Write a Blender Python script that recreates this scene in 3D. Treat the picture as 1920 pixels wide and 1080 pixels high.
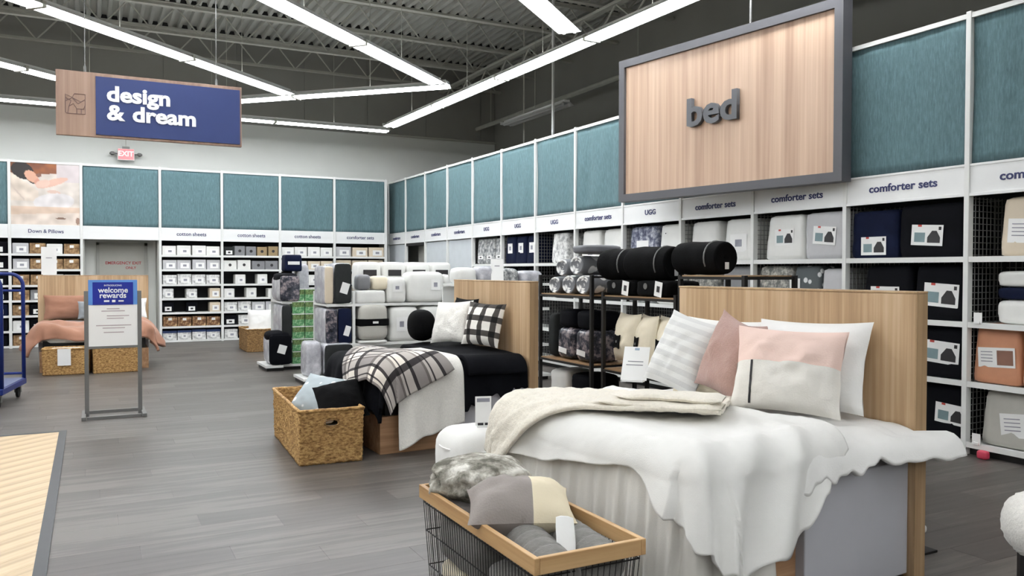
import bpy, math, random
from math import sin, cos, pi, sqrt, radians
from mathutils import Vector, Matrix, noise

random.seed(7)
scene = bpy.context.scene
for o in list(bpy.data.objects):
    bpy.data.objects.remove(o)
COL = scene.collection

# ------------------------------------------------------------------ camera
CAM_F, CAM_YAW, CAM_PITCH, CAM_ROLL = 1520.88, 0.4802, -0.0213, 0.0014
CAM_POS = Vector((-6.4363, -18.3031, 1.5159))
_f = Vector((sin(CAM_YAW)*cos(CAM_PITCH), cos(CAM_YAW)*cos(CAM_PITCH), sin(CAM_PITCH)))
_r = Vector((cos(CAM_YAW), -sin(CAM_YAW), 0))
_u = _r.cross(_f)
R2 = _r*cos(CAM_ROLL) + _u*sin(CAM_ROLL)
U2 = -_r*sin(CAM_ROLL) + _u*cos(CAM_ROLL)
cam_data = bpy.data.cameras.new('camera')
cam_data.sensor_fit = 'HORIZONTAL'
cam_data.sensor_width = 36.0
cam_data.lens = CAM_F/1920*36.0
cam_data.clip_start = 0.05
cam_data.clip_end = 200
cam = bpy.data.objects.new('camera', cam_data)
m = Matrix((R2, U2, -_f)).transposed().to_4x4()
m.translation = CAM_POS
cam.matrix_world = m
COL.objects.link(cam)
scene.camera = cam

# ------------------------------------------------------------------ world and view
world = bpy.data.worlds.new('world')
scene.world = world
world.use_nodes = True
world.node_tree.nodes['Background'].inputs[0].default_value = (0.8, 0.85, 0.9, 1)
world.node_tree.nodes['Background'].inputs[1].default_value = 0.02
scene.view_settings.view_transform = 'Standard'
scene.view_settings.look = 'None'
scene.view_settings.gamma = 1.0
scene.view_settings.use_curve_mapping = False
scene.view_settings.exposure = -0.17
TUBE_POWER = 31.0

# ------------------------------------------------------------------ materials
def lin(c):
    out = []
    for v in c[:3]:
        v = v/255.0
        out.append(v/12.92 if v <= 0.04045 else ((v+0.055)/1.055)**2.4)
    return tuple(out) + (1.0,)

MATS = {}
def base_mat(name):
    mt = bpy.data.materials.new(name)
    mt.use_nodes = True
    nt = mt.node_tree
    return mt, nt, nt.nodes['Principled BSDF']

def link(nt, a, b):
    nt.links.new(a, b)

def coords(nt, kind='Object', scale=(1, 1, 1), rot=(0, 0, 0)):
    tc = nt.nodes.new('ShaderNodeTexCoord')
    mp = nt.nodes.new('ShaderNodeMapping')
    mp.inputs['Scale'].default_value = scale
    mp.inputs['Rotation'].default_value = rot
    link(nt, tc.outputs[kind], mp.inputs['Vector'])
    return mp.outputs['Vector']

def ramp(nt, fac, stops, interp='LINEAR'):
    r = nt.nodes.new('ShaderNodeValToRGB')
    r.color_ramp.interpolation = interp
    els = r.color_ramp.elements
    while len(els) > 1:
        els.remove(els[-1])
    els[0].position = stops[0][0]
    els[0].color = stops[0][1]
    for p, c in stops[1:]:
        e = els.new(p)
        e.color = c
    link(nt, fac, r.inputs['Fac'])
    return r.outputs['Color']

def noise_node(nt, vec, scale, detail=3.0, rough=0.5):
    n = nt.nodes.new('ShaderNodeTexNoise')
    n.inputs['Scale'].default_value = scale
    n.inputs['Detail'].default_value = detail
    n.inputs['Roughness'].default_value = rough
    if vec is not None:
        link(nt, vec, n.inputs['Vector'])
    return n.outputs['Fac']

def bump(nt, bs, height, strength=0.3, dist=0.01):
    b = nt.nodes.new('ShaderNodeBump')
    b.inputs['Strength'].default_value = strength
    b.inputs['Distance'].default_value = dist
    link(nt, height, b.inputs['Height'])
    link(nt, b.outputs['Normal'], bs.inputs['Normal'])

def scl(c, k):
    return (min(1, c[0]*k), min(1, c[1]*k), min(1, c[2]*k), 1)

def plain(name, col, rough=0.5, metal=0.0, var=0.05, nscale=6.0, bumps=0.0):
    if name in MATS:
        return MATS[name]
    mt, nt, bs = base_mat(name)
    c = lin(col)
    fac = noise_node(nt, coords(nt), nscale)
    link(nt, ramp(nt, fac, [(0.3, scl(c, 1-var)), (0.7, scl(c, 1+var))]), bs.inputs['Base Color'])
    bs.inputs['Roughness'].default_value = rough
    bs.inputs['Metallic'].default_value = metal
    if bumps:
        bump(nt, bs, noise_node(nt, coords(nt), 90), bumps, 0.004)
    MATS[name] = mt
    return mt

def fabric(name, col, var=0.12, weave=160.0, strength=0.35, rough=0.9, nscale=5.0, stretch=(1, 1, 1)):
    if name in MATS:
        return MATS[name]
    mt, nt, bs = base_mat(name)
    c = lin(col)
    v = coords(nt, scale=stretch)
    fac = noise_node(nt, v, nscale, 6, 0.65)
    link(nt, ramp(nt, fac, [(0.3, scl(c, 1-var)), (0.7, scl(c, 1+var))]), bs.inputs['Base Color'])
    bs.inputs['Roughness'].default_value = rough
    bs.inputs['Sheen Weight'].default_value = 0.15 if sum(col) > 260 else 0.0
    if sum(col) < 200:
        bs.inputs['Specular IOR Level'].default_value = 0.12
        rough = max(rough, 0.8)
        bs.inputs['Roughness'].default_value = rough
    bump(nt, bs, noise_node(nt, coords(nt), weave, 2), strength, 0.004)
    MATS[name] = mt
    return mt

def linen(name, col):
    """woven curtain cloth with vertical slubs"""
    if name in MATS:
        return MATS[name]
    mt, nt, bs = base_mat(name)
    c = lin(col)
    f1 = noise_node(nt, coords(nt, scale=(30, 30, 5)), 2.2, 6, 0.7)
    link(nt, ramp(nt, f1, [(0.28, scl(c, 0.72)), (0.5, c), (0.74, scl(c, 1.42))]), bs.inputs['Base Color'])
    bs.inputs['Roughness'].default_value = 0.95
    bump(nt, bs, f1, 0.25, 0.006)
    MATS[name] = mt
    return mt

def wood(name, cols, grain='Z', fine=28.0, rough=0.5, stretch=0.9):
    if name in MATS:
        return MATS[name]
    mt, nt, bs = base_mat(name)
    sc = [fine, fine, fine]
    sc['XYZ'.index(grain)] = stretch
    v = coords(nt, scale=tuple(sc))
    f1 = noise_node(nt, v, 1.0, 6, 0.6)
    sc2 = [6.0, 6.0, 6.0]
    sc2['XYZ'.index(grain)] = 0.25
    f2 = noise_node(nt, coords(nt, scale=tuple(sc2)), 1.0, 2, 0.5)
    mx = nt.nodes.new('ShaderNodeMath')
    mx.operation = 'ADD'
    link(nt, f1, mx.inputs[0])
    link(nt, f2, mx.inputs[1])
    hv = nt.nodes.new('ShaderNodeMath')
    hv.operation = 'MULTIPLY'
    hv.inputs[1].default_value = 0.5
    link(nt, mx.outputs[0], hv.inputs[0])
    a, b, c = [lin(x) for x in cols]
    link(nt, ramp(nt, hv.outputs[0], [(0.38, a), (0.5, b), (0.62, c)]), bs.inputs['Base Color'])
    bs.inputs['Roughness'].default_value = rough
    bump(nt, bs, f1, 0.12, 0.003)
    MATS[name] = mt
    return mt

def glow(name, col, strength):
    if name in MATS:
        return MATS[name]
    mt, nt, bs = base_mat(name)
    bs.inputs['Base Color'].default_value = lin(col)
    bs.inputs['Emission Color'].default_value = lin(col)
    bs.inputs['Emission Strength'].default_value = strength
    MATS[name] = mt
    return mt

def uv_bands(name, axis, stops, rough=0.9, nz=True):
    """colour by constant bands along one UV axis"""
    if name in MATS:
        return MATS[name]
    mt, nt, bs = base_mat(name)
    tc = nt.nodes.new('ShaderNodeTexCoord')
    sp = nt.nodes.new('ShaderNodeSeparateXYZ')
    link(nt, tc.outputs['UV'], sp.inputs[0])
    col = ramp(nt, sp.outputs['XY'.index(axis)], [(p, lin(c)) for p, c in stops], 'CONSTANT')
    link(nt, col, bs.inputs['Base Color'])
    bs.inputs['Roughness'].default_value = rough
    bump(nt, bs, noise_node(nt, coords(nt), 120, 2), 0.35, 0.004)
    MATS[name] = mt
    return mt

def plaid(name, seq, nx, ny):
    """tartan from UV: the mean of two banded warps; seq: (start, colour) within one repeat"""
    if name in MATS:
        return MATS[name]
    mt, nt, bs = base_mat(name)
    tc = nt.nodes.new('ShaderNodeTexCoord')
    sp = nt.nodes.new('ShaderNodeSeparateXYZ')
    link(nt, tc.outputs['UV'], sp.inputs[0])
    outs = []
    for ax, n in ((0, nx), (1, ny)):
        ml = nt.nodes.new('ShaderNodeMath'); ml.operation = 'MULTIPLY'; ml.inputs[1].default_value = n
        fr = nt.nodes.new('ShaderNodeMath'); fr.operation = 'FRACT'
        link(nt, sp.outputs[ax], ml.inputs[0]); link(nt, ml.outputs[0], fr.inputs[0])
        outs.append(ramp(nt, fr.outputs[0], [(p, lin(c)) for p, c in seq], 'CONSTANT'))
    mx = nt.nodes.new('ShaderNodeMix'); mx.data_type = 'RGBA'; mx.blend_type = 'MULTIPLY'
    mx.inputs[0].default_value = 1.0
    link(nt, outs[0], mx.inputs[6]); link(nt, outs[1], mx.inputs[7])
    link(nt, mx.outputs[2], bs.inputs['Base Color'])
    bs.inputs['Roughness'].default_value = 0.95
    bump(nt, bs, noise_node(nt, coords(nt), 140, 2), 0.4, 0.004)
    MATS[name] = mt
    return mt

def dots(name, ground, spot, scale=9.0, size=0.28, rough=0.85):
    if name in MATS:
        return MATS[name]
    mt, nt, bs = base_mat(name)
    vo = nt.nodes.new('ShaderNodeTexVoronoi')
    vo.inputs['Scale'].default_value = scale
    link(nt, coords(nt), vo.inputs['Vector'])
    link(nt, ramp(nt, vo.outputs['Distance'], [(0.0, lin(spot)), (size, lin(spot)), (size+0.08, lin(ground))]), bs.inputs['Base Color'])
    bs.inputs['Roughness'].default_value = rough
    MATS[name] = mt
    return mt

def mottled(name, c1, c2, c3, scale=7.0, rough=0.8):
    if name in MATS:
        return MATS[name]
    mt, nt, bs = base_mat(name)
    f = noise_node(nt, coords(nt), scale, 5, 0.7)
    link(nt, ramp(nt, f, [(0.38, lin(c1)), (0.5, lin(c2)), (0.62, lin(c3))]), bs.inputs['Base Color'])
    bs.inputs['Roughness'].default_value = rough
    MATS[name] = mt
    return mt

def fluffy(name, col, scale=45.0):
    if name in MATS:
        return MATS[name]
    mt, nt, bs = base_mat(name)
    c = lin(col)
    f = noise_node(nt, coords(nt), scale, 4, 0.7)
    link(nt, ramp(nt, f, [(0.3, scl(c, 0.9)), (0.7, scl(c, 1.04))]), bs.inputs['Base Color'])
    bs.inputs['Roughness'].default_value = 1.0
    bs.inputs['Sheen Weight'].default_value = 0.3
    bump(nt, bs, f, 0.6, 0.012)
    MATS[name] = mt
    return mt

def wicker_mat(name, c1, c2, c3):
    if name in MATS:
        return MATS[name]
    mt, nt, bs = base_mat(name)
    f = noise_node(nt, coords(nt, scale=(30, 30, 70)), 1.0, 4, 0.6)
    link(nt, ramp(nt, f, [(0.35, lin(c1)), (0.5, lin(c2)), (0.65, lin(c3))]), bs.inputs['Base Color'])
    bs.inputs['Roughness'].default_value = 0.75
    bump(nt, bs, f, 0.6, 0.006)
    MATS[name] = mt
    return mt

WHITE_METAL = plain('white_shelf_paint', (226, 227, 224), 0.42, var=0.02)
HEADER_WHITE = plain('header_white', (231, 232, 231), 0.5, var=0.015)
WALL_WHITE = plain('wall_white', (226, 228, 223), 0.85, var=0.02, nscale=1.5)
WALL_GREY = plain('wall_grey', (150, 149, 142), 0.85, var=0.05, nscale=1.0)
CEIL_GREY = plain('ceiling_grey', (186, 187, 180), 0.8, var=0.05, nscale=1.2)
STEEL_GREY = plain('steel_grey', (186, 186, 176), 0.7, var=0.06)
RECESS_GREY = plain('recess_grey', (168, 168, 162), 0.8, var=0.03)
DOOR_GREY = plain('door_grey', (176, 176, 168), 0.6, var=0.02)
DARK_BACK = plain('dark_back_panel', (34, 35, 37), 0.8, var=0.08)
BLACK_METAL = plain('black_metal', (26, 25, 24), 0.5, 0.3, var=0.05)
GRID_GREY = plain('grid_wire_grey', (128, 128, 126), 0.5, 0.2, var=0.04)
SIGN_FRAME = plain('sign_frame_grey', (84, 84, 88), 0.55, var=0.03)
LETTER_GREY = plain('letter_grey', (88, 90, 94), 0.55, var=0.03)
NAVY_INK = plain('navy_ink', (38, 44, 92), 0.6, var=0.02)
GREY_INK = plain('grey_ink', (120, 122, 128), 0.6, var=0.02)
WHITE_INK = plain('white_lettering', (238, 240, 242), 0.5, var=0.01)
RED_INK = plain('red_ink', (168, 62, 64), 0.6, var=0.02)
SIGN_BLUE = plain('sign_blue', (34, 52, 106), 0.55, var=0.03)
TEAL = linen('teal_curtain', (88, 115, 120))
OAK = wood('oak_laminate', [(160, 130, 96), (184, 154, 118), (202, 174, 140)], 'Z', 40)
OAK_SIDE = wood('oak_edge', [(150, 122, 88), (172, 142, 106), (186, 158, 122)], 'Z', 26)
OAK_LONG = wood('oak_plinth', [(140, 104, 72), (164, 126, 92), (182, 146, 112)], 'X', 26)
RIM_OAK = wood('rim_oak', [(168, 130, 84), (190, 152, 104), (206, 170, 122)], 'Y', 26)
SIGN_WOOD = wood('sign_wood', [(168, 138, 116), (190, 160, 136), (206, 178, 154)], 'Z', 22, stretch=0.3)
SIGN_WOOD2 = wood('sign_wood_brown', [(132, 104, 90), (152, 124, 106), (166, 138, 120)], 'Z', 22, stretch=0.4)
MAT_WOOD = wood('light_floor_wood', [(176, 150, 114), (196, 171, 134), (212, 189, 153)], 'X', 30, 0.4)
GREY_PANEL = plain('grey_panel', (186, 186, 192), 0.6, var=0.015)
WHITE_CLOTH = fabric('white_cotton', (236, 235, 231), 0.03, 220, 0.2)
WHITE_SOFT = fabric('white_bedding', (240, 239, 236), 0.03, 120, 0.25)
IVORY_CLOTH = fabric('ivory_skirt', (234, 231, 224), 0.03, 220, 0.2)
CREAM_KNIT = fluffy('cream_knit', (242, 235, 220), 60)
CREAM_PLUSH = fluffy('cream_plush', (247, 244, 237), 80)
CREAM = fabric('cream_cloth', (232, 222, 198), 0.05)
BLACK_CLOTH = fabric('black_bedding', (12, 13, 18), 0.25, 90, 0.5)
BLACK_PLUSH = fabric('black_plush', (9, 9, 10), 0.3, 70, 0.6)
NAVY_BAG = fabric('navy_package', (17, 24, 48), 0.25, 30, 0.2, 0.55)
INK_BAG = fabric('ink_package', (7, 8, 14), 0.3, 30, 0.2, 0.6)
WHITE_BAG = fabric('white_package', (226, 226, 222), 0.04, 30, 0.2, 0.5)
GREY_BAG = fabric('grey_package', (186, 186, 188), 0.05, 30, 0.2, 0.5)
MIDGREY_BAG = fabric('mid_grey_package', (120, 121, 124), 0.1, 30, 0.2, 0.5)
CHARCOAL_BAG = fabric('charcoal_package', (44, 46, 46), 0.2, 30, 0.3, 0.6)
BEIGE_BAG = fabric('beige_package', (210, 196, 174), 0.05, 30, 0.2, 0.6)
STONE_BAG = fabric('stone_package', (176, 174, 166), 0.06, 30, 0.2, 0.6)
TERRA_BAG = fabric('terracotta_package', (190, 132, 98), 0.1, 30, 0.2, 0.6)
TAN_BAG = mottled('tan_package', (96, 72, 48), (140, 110, 76), (176, 146, 108), 14)
BROWN_BAG = mottled('brown_package', (70, 44, 28), (120, 84, 54), (190, 160, 120), 16)
PALE_BAG = mottled('pale_print_package', (150, 150, 150), (214, 214, 212), (234, 234, 232), 12)
PRINT_BAG = mottled('grey_print_package', (92, 96, 100), (150, 152, 152), (206, 206, 204), 16)
FLORAL_BAG = mottled('floral_package', (96, 98, 96), (140, 140, 134), (196, 192, 182), 18)
BLUEPRINT_BAG = mottled('blue_print_package', (56, 60, 82), (110, 114, 132), (190, 192, 200), 14)
POLKA_BAG = dots('polka_package', (86, 92, 94), (226, 228, 228), 11, 0.26)
POLKA_GREY = dots('polka_grey_throw', (118, 120, 124), (244, 244, 242), 8, 0.36)
PALE_POLKA = dots('pale_polka', (168, 178, 182), (238, 242, 242), 13, 0.26)
CLEAR_BAG = mottled('clear_vinyl_bag', (158, 158, 164), (178, 178, 184), (204, 204, 208), 5, 0.25)
DARKCLEAR_BAG = mottled('dark_vinyl_bag', (22, 24, 32), (58, 60, 70), (150, 138, 140), 8, 0.25)
GREEN_BOX = mottled('green_box_print', (52, 104, 66), (96, 156, 104), (182, 206, 170), 22)
GREEN_CAP = mottled('green_box_foliage', (54, 70, 40), (92, 112, 62), (120, 150, 96), 26)
TERRA_CLOTH = fabric('terracotta_bedding', (156, 112, 90), 0.08)
GREYBLUE_CLOTH = fabric('grey_blanket', (140, 146, 150), 0.08)
GREY_KNIT = fabric('grey_knit', (126, 120, 116), 0.12, 120, 0.6, nscale=40)
GREY_RIB = fabric('grey_ribbed', (116, 114, 110), 0.15, 120, 0.6, nscale=30)
CAMO = mottled('grey_camo_plush', (92, 90, 80), (160, 156, 146), (228, 226, 218), 6, 1.0)
MAUVE = fluffy('mauve_pile', (182, 148, 138), 110)
WICKER = wicker_mat('wicker', (120, 86, 46), (172, 132, 78), (206, 170, 112))
WICKER_D = wicker_mat('wicker_dark', (98, 70, 38), (140, 106, 62), (172, 138, 90))
CARD_WHITE = plain('card_white', (236, 236, 234), 0.55, var=0.01)
PIC_DARK = plain('printed_dark', (38, 36, 38), 0.6, var=0.2)
PIC_BLUE = plain('printed_blue', (150, 168, 188), 0.6, var=0.1)
PIC_TEALG = plain('printed_teal_grey', (120, 142, 146), 0.6, var=0.1)
PIC_BROWN = plain('printed_brown', (128, 92, 76), 0.6, var=0.2)
PIC_GREY = plain('printed_grey', (140, 140, 150), 0.6, var=0.2)
PIC_RED = plain('printed_red', (190, 70, 60), 0.6, var=0.05)
GREY_STEEL = plain('stand_grey', (112, 112, 110), 0.45, 0.4, var=0.04)
CART_BLUE = plain('cart_blue', (18, 40, 110), 0.4, 0.2, var=0.08)
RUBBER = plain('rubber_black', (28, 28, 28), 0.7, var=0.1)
TUBE = glow('lit_tube', (250, 252, 255), TUBE_POWER)
ADDED_FILL = glow('added_ceiling_fill', (250, 252, 255), 9.0)
EXIT_GLOW = glow('exit_glow', (255, 120, 124), 0.9)
WHITE_FIX = plain('fixture_white', (225, 226, 224), 0.4, var=0.01)
PLASTIC_WHITE = plain('plastic_white', (226, 226, 224), 0.4, var=0.01)

# ------------------------------------------------------------------ mesh builder
class MB:
    def __init__(self):
        self.v, self.f, self.mi, self.uv = [], [], [], {}
    def face(self, idx, m=0, uv=None):
        if uv:
            self.uv[len(self.f)] = uv
        self.f.append(tuple(idx)); self.mi.append(m)
    def box(self, x0, x1, y0, y1, z0, z1, m=0):
        n = len(self.v)
        self.v += [(x, y, z) for z in (z0, z1) for y in (y0, y1) for x in (x0, x1)]
        for q in ((0, 2, 3, 1), (4, 5, 7, 6), (0, 1, 5, 4), (2, 6, 7, 3), (0, 4, 6, 2), (1, 3, 7, 5)):
            self.face([n+i for i in q], m)
        return self
    def prism(self, pts, ax, lo, hi, m=0):
        """extrude a polygon (pairs) along axis ax"""
        n = len(self.v); k = len(pts)
        for h in (lo, hi):
            for a, b in pts:
                self.v.append({'x': (h, a, b), 'y': (a, h, b), 'z': (a, b, h)}[ax])
        self.face([n+i for i in range(k)][::-1], m)
        self.face([n+k+i for i in range(k)], m)
        for i in range(k):
            j = (i+1) % k
            self.face((n+i, n+j, n+k+j, n+k+i), m)
        return self
    def tube(self, pts, r, n=6, m=0, cap=True):
        pts = [Vector(p) for p in pts]
        rings = []
        up = None
        for i, p in enumerate(pts):
            d = (pts[min(i+1, len(pts)-1)]-pts[max(i-1, 0)])
            if d.length < 1e-9:
                d = Vector((0, 0, 1))
            d.normalize()
            if up is None:
                up = Vector((0, 0, 1)) if abs(d.z) < 0.9 else Vector((1, 0, 0))
            s = d.cross(up)
            if s.length < 1e-6:
                s = d.orthogonal()
            s.normalize()
            up = s.cross(d).normalized()
            rr = r[i] if isinstance(r, (list, tuple)) else r
            b = len(self.v)
            for k in range(n):
                a = 2*pi*k/n + pi/n
                self.v.append(tuple(p + s*cos(a)*rr + up*sin(a)*rr))
            rings.append(b)
        for a, b in zip(rings, rings[1:]):
            for k in range(n):
                l = (k+1) % n
                self.face((a+k, a+l, b+l, b+k), m)
        if cap:
            self.face([rings[0]+k for k in range(n)][::-1], m)
            self.face([rings[-1]+k for k in range(n)], m)
        return self
    def lathe(self, prof, n=16, m=0, c=(0, 0, 0)):
        rings = []
        for r, z in prof:
            rings.append(len(self.v))
            for k in range(n):
                a = 2*pi*k/n
                self.v.append((c[0]+r*cos(a), c[1]+r*sin(a), c[2]+z))
        for a, b in zip(rings, rings[1:]):
            for k in range(n):
                l = (k+1) % n
                self.face((a+k, a+l, b+l, b+k), m)
        self.face([rings[0]+k for k in range(n)][::-1], m)
        self.face([rings[-1]+k for k in range(n)], m)
        return self
    def grid(self, fn, nu, nv, m=0, uvs=(1, 1), flip=False):
        b = len(self.v)
        for j in range(nv+1):
            for i in range(nu+1):
                self.v.append(tuple(fn(i/nu, j/nv)))
        for j in range(nv):
            for i in range(nu):
                a = b+j*(nu+1)+i
                q = (a, a+1, a+nu+2, a+nu+1)
                t = [(i/nu*uvs[0], j/nv*uvs[1]), ((i+1)/nu*uvs[0], j/nv*uvs[1]), ((i+1)/nu*uvs[0], (j+1)/nv*uvs[1]), (i/nu*uvs[0], (j+1)/nv*uvs[1])]
                if flip:
                    q = q[::-1]; t = t[::-1]
                self.face(q, m, t)
        return self
    def soft(self, w, d, h, n=7, e=5.0, wr=0.0, seed=0, m=0, sag=0.0, at=(0, 0, 0)):
        """puffy package: rounded block standing on z=0, centred in x and y"""
        def put(px, py, pz):
            k = (abs(px)**e+abs(py)**e+abs(pz)**e)**(-1/e)
            x, y, z = px*k, py*k, pz*k
            q = Vector((x*1.7+seed*3.1, y*1.7+seed, z*1.7))
            s = 1 + wr*noise.noise(q*1.5)
            x *= (1 + sag*(-z)*0.5)*s
            y *= (1 + sag*(-z)*0.5)*s
            return (at[0]+x*w/2, at[1]+y*d/2, at[2]+max(0.0, (z*(1+wr*0.6*noise.noise(q*2.1+Vector((5, 0, 0))))+1)*h/2))
        for ax in range(3):
            for sg in (-1, 1):
                def fn(u, v, ax=ax, sg=sg):
                    a, b = u*2-1, v*2-1
                    a = math.sin(a*pi/2)*0.35+a*0.65
                    b = math.sin(b*pi/2)*0.35+b*0.65
                    p = [0, 0, 0]
                    p[ax] = sg; p[(ax+1) % 3] = a; p[(ax+2) % 3] = b
                    return put(*p)
                self.grid(fn, n, n, m, flip=(sg < 0))
        return self
    def build(self, name, mats, parent=None, loc=None, smooth=False, bevel=0.0, solid=0.0, rot=None, weld=False, seg=2):
        me = bpy.data.meshes.new(name)
        me.from_pydata(self.v, [], self.f)
        if not isinstance(mats, (list, tuple)):
            mats = [mats]
        for mt in mats:
            me.materials.append(mt)
        if len(mats) > 1:
            me.polygons.foreach_set('material_index', self.mi)
        if self.uv:
            ul = me.uv_layers.new(name='UVMap')
            for pi_, t in self.uv.items():
                p = me.polygons[pi_]
                for li, uv in zip(p.loop_indices, t):
                    ul.data[li].uv = uv
        if weld:
            import bmesh
            bm = bmesh.new(); bm.from_mesh(me)
            bmesh.ops.remove_doubles(bm, verts=bm.verts, dist=1e-5)
            bm.to_mesh(me); bm.free()
        if smooth:
            me.polygons.foreach_set('use_smooth', [True]*len(me.polygons))
        me.update()
        return obj(name, me, parent, loc, bevel, solid, rot, seg)

def obj(name, me, parent=None, loc=None, bevel=0.0, solid=0.0, rot=None, seg=2):
    o = bpy.data.objects.new(name, me)
    COL.objects.link(o)
    if parent is not None:
        o.parent = parent
    if loc is not None:
        o.location = loc
    if rot is not None:
        o.rotation_euler = rot
    if solid:
        md = o.modifiers.new('thickness', 'SOLIDIFY'); md.thickness = solid; md.offset = -1
    if bevel:
        md = o.modifiers.new('bevel', 'BEVEL'); md.width = bevel; md.segments = seg; md.limit_method = 'ANGLE'
    return o

def tag(o, label=None, cat=None, group=None, kind=None):
    if label: o['label'] = label
    if cat: o['category'] = cat
    if group: o['group'] = group
    if kind: o['kind'] = kind
    return o

def thing(name, label, cat, loc=(0, 0, 0), rotz=0.0, group=None):
    o = bpy.data.objects.new(name, None)
    o.empty_display_size = 0.1
    COL.objects.link(o)
    o.location = loc; o.rotation_euler = (0, 0, rotz)
    return tag(o, label, cat, group)

def struct(name, mb, mats, **k):
    o = mb.build(name, mats, **k)
    if o.parent is None:
        o['kind'] = 'structure'
    return o

def copy_part(src, parent, loc=None, rot=None):
    c = src.copy()
    COL.objects.link(c)
    c.parent = parent
    if loc is not None: c.location = loc
    if rot is not None: c.rotation_euler = rot
    return c

def lettering(text, size, depth, bold=0.0, wide=1.0, align='CENTER', space=1.0):
    cu = bpy.data.curves.new('lettering', 'FONT')
    cu.body = text; cu.size = size; cu.extrude = depth/2; cu.offset = bold*size
    cu.align_x = align; cu.align_y = 'BOTTOM_BASELINE'; cu.space_line = space; cu.resolution_u = 3
    t = bpy.data.objects.new('lettering', cu)
    COL.objects.link(t)
    dg = bpy.context.evaluated_depsgraph_get()
    me = bpy.data.meshes.new_from_object(t.evaluated_get(dg))
    bpy.data.objects.remove(t); bpy.data.curves.remove(cu)
    me.transform(Matrix.Scale(wide, 4, (1, 0, 0)))
    me.transform(Matrix.Translation((0, -0.25*size, 0)))
    me.name = 'lettering'
    return me

FACE_NX = Matrix(((0, 0, -1, 0), (-1, 0, 0, 0), (0, 1, 0, 0), (0, 0, 0, 1)))     # reads towards -X
FACE_NY = Matrix(((1, 0, 0, 0), (0, 0, -1, 0), (0, 1, 0, 0), (0, 0, 0, 1)))      # reads towards -Y

def write(text, size, mat, parent, loc, face, depth=0.006, bold=0.02, wide=1.15, align='CENTER', space=1.0, name='lettering'):
    words_ = text.split(' ')
    mes = [lettering(w_, size, depth, bold, wide, 'LEFT', space) for w_ in words_]
    ext = []
    for me in mes:
        xs = [v.co.x for v in me.vertices]
        ext.append((min(xs), max(xs)))
    gap = 0.28*size*wide
    total = sum(b-a for a, b in ext)+gap*(len(mes)-1)
    x = -total/2 if align == 'CENTER' else 0.0
    out = None
    for me, (a, b) in zip(mes, ext):
        me.transform(Matrix.Translation((x-a, 0, 0)))
        x += b-a+gap
        me.transform(face)
        me.materials.clear(); me.materials.append(mat)
        out = obj(name, me, parent, loc)
    return out

ORD = ['first', 'second', 'third', 'fourth', 'fifth', 'sixth', 'seventh', 'eighth', 'ninth', 'tenth', 'eleventh', 'twelfth', 'thirteenth', 'fourteenth']

def project(p):
    d = Vector(p)-CAM_POS
    z = d.dot(_f)
    if z < 0.1:
        return None
    return (960+CAM_F*d.dot(R2)/z, 540-CAM_F*d.dot(U2)/z, z)

# ================================================================== SETTING
XL, XR, YF, YB = -17.0, 2.9, -26.0, 0.6
DECK = 6.62
# floor slab and planks -------------------------------------------------
floor = struct('floor', MB().box(XL, XR, YF, YB, -0.30, -0.012), plain('floor_slab', (60, 57, 54), 0.8))

def plank_mat(name, attr):
    mt, nt, bs = base_mat(name)
    if attr:
        a = nt.nodes.new('ShaderNodeAttribute'); a.attribute_name = 'tone'; rnd = a.outputs['Fac']
    else:
        a = nt.nodes.new('ShaderNodeObjectInfo'); rnd = a.outputs['Random']
    geo = nt.nodes.new('ShaderNodeNewGeometry')
    mp = nt.nodes.new('ShaderNodeMapping'); mp.inputs['Scale'].default_value = (1.3, 16, 1)
    link(nt, geo.outputs['Position'], mp.inputs['Vector'])
    grain = noise_node(nt, mp.outputs['Vector'], 1.0, 6, 0.65)
    mp2 = nt.nodes.new('ShaderNodeMapping'); mp2.inputs['Scale'].default_value = (0.5, 2.2, 1)
    link(nt, geo.outputs['Position'], mp2.inputs['Vector'])
    broad = noise_node(nt, mp2.outputs['Vector'], 1.0, 2)
    s1 = nt.nodes.new('ShaderNodeMath'); s1.operation = 'MULTIPLY_ADD'; s1.inputs[1].default_value = 0.24
    link(nt, rnd, s1.inputs[0]); link(nt, grain, s1.inputs[2])
    s2 = nt.nodes.new('ShaderNodeMath'); s2.operation = 'MULTIPLY_ADD'; s2.inputs[1].default_value = 0.5
    link(nt, broad, s2.inputs[0]); link(nt, s1.outputs[0], s2.inputs[2])
    link(nt, ramp(nt, s2.outputs[0], [(0.60, lin((68, 63, 59))), (0.88, lin((82, 77, 73))), (1.15, lin((98, 93, 88)))]), bs.inputs['Base Color'])
    bs.inputs['Roughness'].default_value = 0.40
    bs.inputs['Specular IOR Level'].default_value = 0.42
    bump(nt, bs, grain, 0.06, 0.002)
    return mt
PLANK_A = plank_mat('vinyl_plank', False)
PLANK_B = plank_mat('vinyl_plank_far', True)
PW, PL, GAP = 0.23, 1.22, 0.0012
cand = []
row = 0
y = YB-PW
while y > -19.5:
    off = (row*0.437) % PL
    x = XL+off-PL
    while x < XR:
        x0, x1 = max(x, XL), min(x+PL, XR)
        if x1-x0 > 0.05:
            pts = [project((px, py, 0)) for px, py in ((x0, y), (x1, y), (x1, y+PW), (x0, y+PW))]
            area = 0.0
            full = abs(x1-x0-PL) < 1e-6
            if full and all(p is not None for p in pts):
                cx = sum(p[0] for p in pts)/4; cy = sum(p[1] for p in pts)/4
                if -60 < cx < 1980 and 500 < cy < 1130:
                    for a, b in zip(pts, pts[1:]+pts[:1]):
                        area += a[0]*b[1]-b[0]*a[1]
            cand.append((abs(area), x0, x1, y))
        x += PL
    y -= PW
    row += 1
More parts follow.
